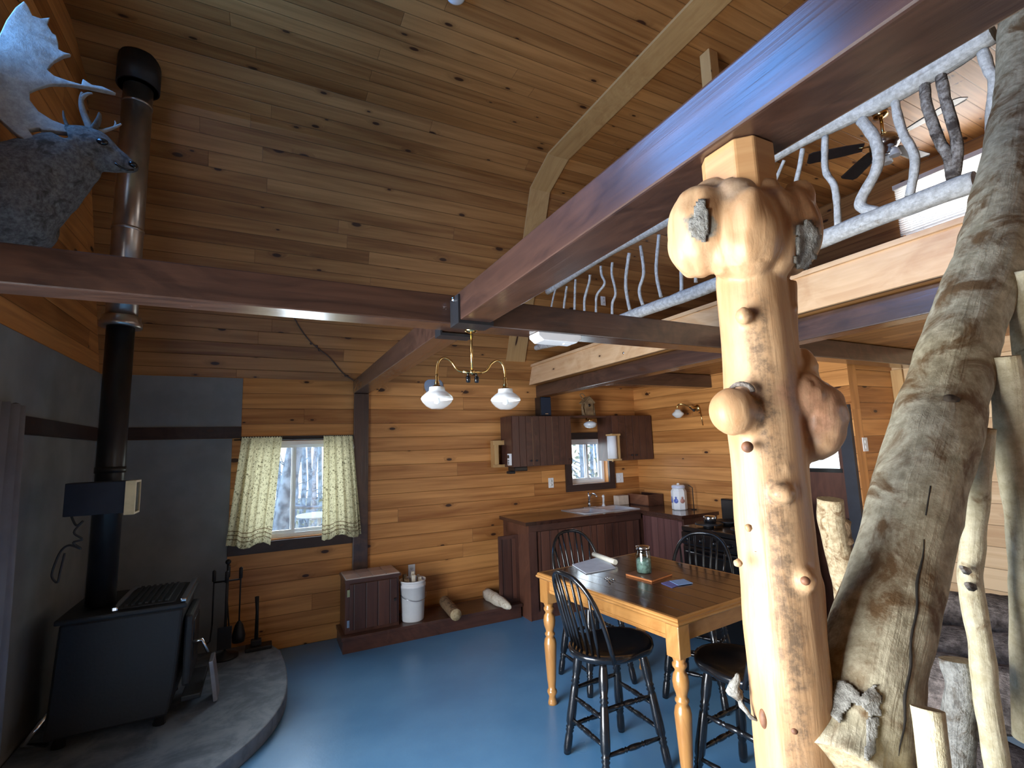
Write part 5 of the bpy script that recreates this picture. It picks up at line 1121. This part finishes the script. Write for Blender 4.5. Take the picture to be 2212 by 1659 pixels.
mb = MB(); mb.prism(pl, (0, 0, BZ0 - .0085 - 2.08)); mb.build('hewn_top', wood('hewn_log_top', (.62, .37, .17), (.42, .2, .075), rough=.45, knots=.2, vary=.3), col_, bevel=.004)
mb = MB(); p = cp(1622, 400, -.055); d = V(-.35, -.25, .9).normalized(); mb.tube([p - d * .02, p + d * .004], [.014, .013], 12, wob=.1, wsc=30, capmi=1); mb.build('branch_stub', ['raildark', 'cut'], col_)
mb = MB(); p = cp(1601, 848, -.058); rt = V(.585, -.81, 0); mb.tube([p + rt * (.019 * math.cos(t / 12 * PI)) + V(0, 0, .016 * math.sin(t / 12 * PI)) for t in range(13)], .0042, 8, wob=.3, wsc=60); mb.build('bark_ring', 'raildark', col_)
lh = surface(lc)
bark_patch('bark_patch', lh, [(1500, 440), (1512, 428), (1526, 436), (1532, 470), (1530, 505), (1516, 520), (1498, 512), (1490, 490), (1502, 478)], 'barkgrey', col_, 5, .003, 1.0)
bark_patch('bark_patch', lh, [(1722, 492), (1738, 478), (1760, 488), (1768, 515), (1754, 552), (1736, 580), (1714, 578), (1718, 540)], 'barkgrey', col_, 5, .003, 4.0)
h, n = lh(1632, 1520); sd = V(-.585, .81, 0)
mb = MB(); q = [h + sd * .024 + V(0, 0, .045), h + sd * .032 + V(0, 0, .02), h + sd * .024, h + sd * .014 - V(0, 0, .018), h - V(0, 0, .028)]
mb.tube(catmull(q, 5), [.002, .004, .006, .008, .010, .011, .012, .011, .010, .010, .009, .009, .009, .008, .008, .007, .006, .006, .005, .004, .003], 8, wob=1.2, wsc=60, ell=.6); mb.build('bark_scrap', 'barkgrey', col_)
h, n = lh(1648, 1553); mb = MB(); mb.ball(h - n * .004, (.009, .009, .018), 3); mb.build('knot', plain('brown_knot', (.17, .075, .035), .6, var=.5, scale=50), col_)
for u, v, r_ in ((1716, 1580, .006), (1615, 968, .010), (1740, 1255, .008)):
    h, n = lh(u, v); mb = MB(); mb.ball(h - n * r_ * .55, (r_, r_, r_), 3); mb.build('knot', plain('dark_pin_knot', (.16, .07, .035), .6, var=.5, scale=60), col_)

# ------------------------------------------------------------------ stair rail of a whole tree trunk, with its posts
hr = thing('stair_railing', 'stair rail made of a bent grey tree trunk with peeled branch posts', 'railing', (1.6, .58, 1.0))
ctl = [(1836, 1690, .79, .083), (1852, 1600, .83, .084), (1880, 1450, .875, .081), (1915, 1300, .93, .078), (1950, 1180, .985, .079), (1990, 1030, 1.07, .084), (2022, 920, 1.15, .088), (2052, 810, 1.23, .083), (2080, 715, 1.30, .081), (2112, 630, 1.37, .083), (2140, 545, 1.44, .085), (2168, 430, 1.55, .083), (2192, 300, 1.70, .080), (2205, 180, 1.85, .076), (2208, 60, 1.99, .072), (2208, -60, 2.12, .07)]
pts, rr = catmull([dep(u, v, d) for u, v, d, r_ in ctl], 6, [r_ for *_, r_ in ctl])
mb = MB(); mb.tube(pts, rr, 40, wob=.10, wsc=7, capmi=1)
for v in mb.bm.verts: v.co += .004 * noise.noise_vector(v.co * 22)
mb.build('trunk_rail', ['trunk', 'cut'], hr)
trk = [c for c in hr.children if c.name.startswith('trunk_rail')][0]; th = surface(trk)
def line_on(hit, pts, r, lift=0.0): return [h + n * lift for h, n in (hit(*p) for p in pts) if h is not None]
q = line_on(th, [(1996 - 52 * (k / 24) ** .9 + 3 * math.sin(k), 1165 + k * 19.5) for k in range(25)], .002)
mb = MB(); mb.tube(q, [.0006 + .0017 * min(1, k / 4, (len(q) - 1 - k) / 4) for k in range(len(q))], 6, wob=.3, wsc=60); mb.build('crack', plain('dark_crack', (.02, .016, .012), .9), hr)
q = line_on(th, [(2010 - k * 1.5, 1050 + k * 9) for k in range(8)], .002)
mb = MB(); mb.tube(q, .0013, 6, wob=.3, wsc=60); mb.build('crack', plain('dark_crack', (.02, .016, .012), .9), hr)
h, n = th(2058, 860); mb = MB(); mb.ball(h - n * .008, (.020, .016, .013), 3)
for v in mb.bm.verts: v.co += .003 * noise.noise_vector(v.co * 80)
mb.build('knot', plain('dark_knot', (.05, .035, .022), .85, var=.6, scale=60), hr)
bark_patch('bark_flake', th, [(1796, 1478), (1812, 1470), (1842, 1482), (1862, 1508), (1876, 1482), (1893, 1478), (1902, 1510), (1900, 1545), (1880, 1552), (1868, 1530), (1838, 1518), (1828, 1548), (1812, 1562), (1800, 1550), (1790, 1520)], 'barkgrey', hr, 4.5, .005, 2.0)
bark_patch('bark_flake', th, [(1872, 1545), (1896, 1550), (1892, 1600), (1880, 1650), (1866, 1640), (1870, 1590)], 'barkgrey', hr, 4.5, .004, 7.0)
posts = [([(2003, 1530, .73), (2012, 1600, .72), (2035, 1800, .72)], .0205, 'peg', 0), ([(2068, 1425, 1.16), (2076, 1480, 1.15), (2066, 1600, 1.16), (2072, 1760, 1.16)], .033, 'barkgrey', .3), ([(2124, 925, 1.12), (2112, 1050, 1.13), (2100, 1200, 1.14), (2096, 1260, 1.14), (2118, 1390, 1.12), (2130, 1500, 1.10), (2152, 1640, 1.08), (2170, 1760, 1.07)], .0235, 'peg', .1), ([(2168, 770, 1.17), (2178, 860, 1.17), (2186, 980, 1.17), (2208, 1120, 1.16), (2218, 1300, 1.15), (2225, 1600, 1.13)], .031, 'peg', .06), ([(2208, 590, 1.30), (2216, 700, 1.29), (2228, 900, 1.28)], .030, 'peg', .06)]
for cp_, r0, m, wb in posts:
    q = catmull([dep(*p) for p in cp_], 6); mb = MB(); mb.tube(q, [r0 * (1 + .10 * noise.noise(p * 15)) for p in q], 16, wob=wb or .05, wsc=20, capmi=1); o = mb.build('branch_post', [m, 'cut'], hr)
for (u, v, d, s_) in ((2086, 1232, 1.118, -1), (2098, 1268, 1.112, -1)):
    p = dep(u, v, d); mb = MB(); mb.tube([p, p + V(-.03, -.004, .012)], [.010, .004], 7, wob=.4, wsc=50); mb.build('twig_stub', 'raildark', hr)
# log treads below the rail
treads = [((2100, 1345, 1.78), .105, 'first dark bark-covered log step below the pale wall'), ((2165, 1450, 1.50), .11, 'dark bark-covered log step behind the long thin post'), ((2010, 1470, 1.45), .085, 'dark bark-covered log step just right of the trunk rail'), ((2215, 1720, 1.22), .11, 'lowest dark bark-covered log step in the right corner')]
for (cu, cv, cd), r0, lab in treads:
    c = dep(cu, cv, cd); t = thing('log_step', lab, 'stair step', c); a = c + V(-.06, .30, -.02); b = c + V(.10, -.55, .03)
    mb = MB(); q = [a.lerp(b, i / 14) for i in range(15)]; mb.tube(q, r0, 28, wob=.16, wsc=11, caps=False)
    for v in mb.bm.verts: v.co += .010 * noise.noise_vector(v.co * 30)
    mb.build('bark', 'bark', t)
    for e, d in ((a, (a - b).normalized()), (b, (b - a).normalized())): mb = MB(); mb.lathe([(0, 0), (r0 * .93, 0), (r0 * .93, .005), (0, .006)], e - d * .004, 24, axis=d); mb.build('cut_end', 'cut', t)
mb = MB(); mb.tube([V(c.x, c.y - .15, 0), V(c.x, c.y - .15, c.z - .07)], .07, 20, wob=.1, wsc=9); mb.build('support_stump', 'bark', t)
# whittled log post and white sheet behind the column
wp = thing('whittled_post', 'short log post with peeled bark standing behind the log column', 'post', (2.3, 2.0, 0)); q = [dep(u, v, 1.9) for u, v in ((1793, 1078), (1795, 1120), (1803, 1160), (1812, 1200), (1822, 1240), (1832, 1300))]; q += [V(q[-1].x + .01, q[-1].y - .01, .6), V(q[-1].x + .012, q[-1].y - .012, 0)]
mb = MB(); mb.tube(catmull(q, 5), .046, 20, wob=.10, wsc=14, capmi=1)
mb.build('log_body', ['postwood', 'cut'], wp)
mb = MB(); mb.tube([p + V(.018, -.024, 0) for p in catmull(q, 5)][5:22], [.02 + .014 * abs(math.sin(i * 1.3)) for i in range(17)], 8, wob=.7, wsc=30); mb.build('bark_strip', 'firebark', wp)

#PART4

# ------------------------------------------------------------------ outside the windows
mb = MB(); mb.box((-12, YW + .2, -.75), (30, 30, -.7)); g_ = mb.build('ground', plain('forest_floor', (.30, .27, .20), .95, var=.4, scale=2)); g_['kind'] = 'structure'; g_['label'] = 'forest ground outside'
M['treebark'] = plain('haze_blue_bark', (.30, .37, .44), .9, var=.5, scale=9)  # bluish lift in the bark colour stands for hazy outdoor light
def tree_at(u, Y, r, lean, seed, label, group=None, h=9.0):
    p = onY(u, 1060, Y); R = random.Random(seed); x = p.x
    t = thing('forest_tree', label, 'tree', (x, Y, -.7), group); mb = MB()
    base = V(x, Y, -.72); top = base + V(lean * h, R.uniform(-.3, .3), h)
    q = [base.lerp(top, i / 10) + V(.06 * R.uniform(-1, 1), 0, 0) * (i > 0) for i in range(11)]
    mb.tube(q, [r * (1 - .5 * i / 10) for i in range(11)], 10); mb.build('trunk', 'treebark', t)
    for k in range(9):
        f = R.uniform(.12, .75); a = base.lerp(top, f); ang = R.uniform(0, 6.28); L = R.uniform(.5, 1.5)
        e = a + V(math.cos(ang) * L, math.sin(ang) * L * .5, R.uniform(.1, .8)); mb = MB(); m_ = a.lerp(e, .5) + V(0, 0, -.12)
        mb.tube(catmull([a, m_, e, e + (e - m_) * .5], 3), [r * .28, r * .24, r * .2, r * .17, r * .14, r * .12, r * .1, r * .07, r * .05, r * .02], 5); mb.build('branch', 'treebark', t)
tree_at(575, 7.2, .12, .13, 11, 'thick leaning tree trunk outside the curtained window', None, 8)
for i, (u, Y, r) in enumerate(((640, 9, .045), (652, 12, .06), (664, 10, .04), (676, 14, .07), (690, 11, .045), (600, 13, .06), (615, 10, .04), (705, 13, .05), (720, 10, .05), (560, 12, .05))): tree_at(u, Y, r, (-.01, .015, .0, .02, -.02)[i % 5], 30 + i, 'slim bare tree standing in the woods outside the curtained window', 'slim trees outside the curtained window')
for i, (u, Y, r) in enumerate(((1252, 9, .06), (1268, 12, .08), (1282, 10, .05), (1296, 14, .08))): tree_at(u, Y, r, (.03, -.02)[i % 2], 60 + i, 'slim tree standing outside the small sink window', 'trees outside the sink window')
R_ = random.Random(5); mb = MB()
for k in range(1500):
    u = R_.choice((R_.uniform(540, 740), R_.uniform(1225, 1330))); Y = R_.uniform(8.5, 14); p = onY(u, 1000, Y); z = -.7 + abs(R_.gauss(0, .55)) * (2.3 if u > 1200 else 1.0); c = V(p.x, Y, z); s_ = R_.uniform(.04, .11)
    a = V(R_.uniform(-1, 1), R_.uniform(-1, 1), R_.uniform(-1, 1)).normalized() * s_; b = V(R_.uniform(-1, 1), R_.uniform(-1, 1), R_.uniform(-1, 1)).normalized() * s_ * .6
    mb.face([c - a, c + b, c + a, c - b])
br_ = mb.build('undergrowth', plain('pale_leaves', (.34, .36, .26), .8, var=.5, scale=3), recalc=False); tag(br_, 'pale leafy undergrowth in the woods outside the windows', 'bushes', None, 'stuff')
gt = thing('garden_table', 'round white garden table outside the curtained window', 'table', (1.05, 8.6, -.7)); p = onY(690, 1112, 8.6)
mb = MB(); mb.lathe([(0, 0), (.34, 0), (.35, .015), (.34, .03), (0, .03)], (p.x, 8.6, p.z - .015), 28); mb.build('table_top', 'white', gt)
mb = MB(); mb.tube([(p.x, 8.6, -.7), (p.x, 8.6, p.z - .015)], .03, 10); mb.lathe([(0, 0), (.22, 0), (.2, .03), (0, .04)], (p.x, 8.6, -.7), 20); mb.build('pedestal', 'white', gt)
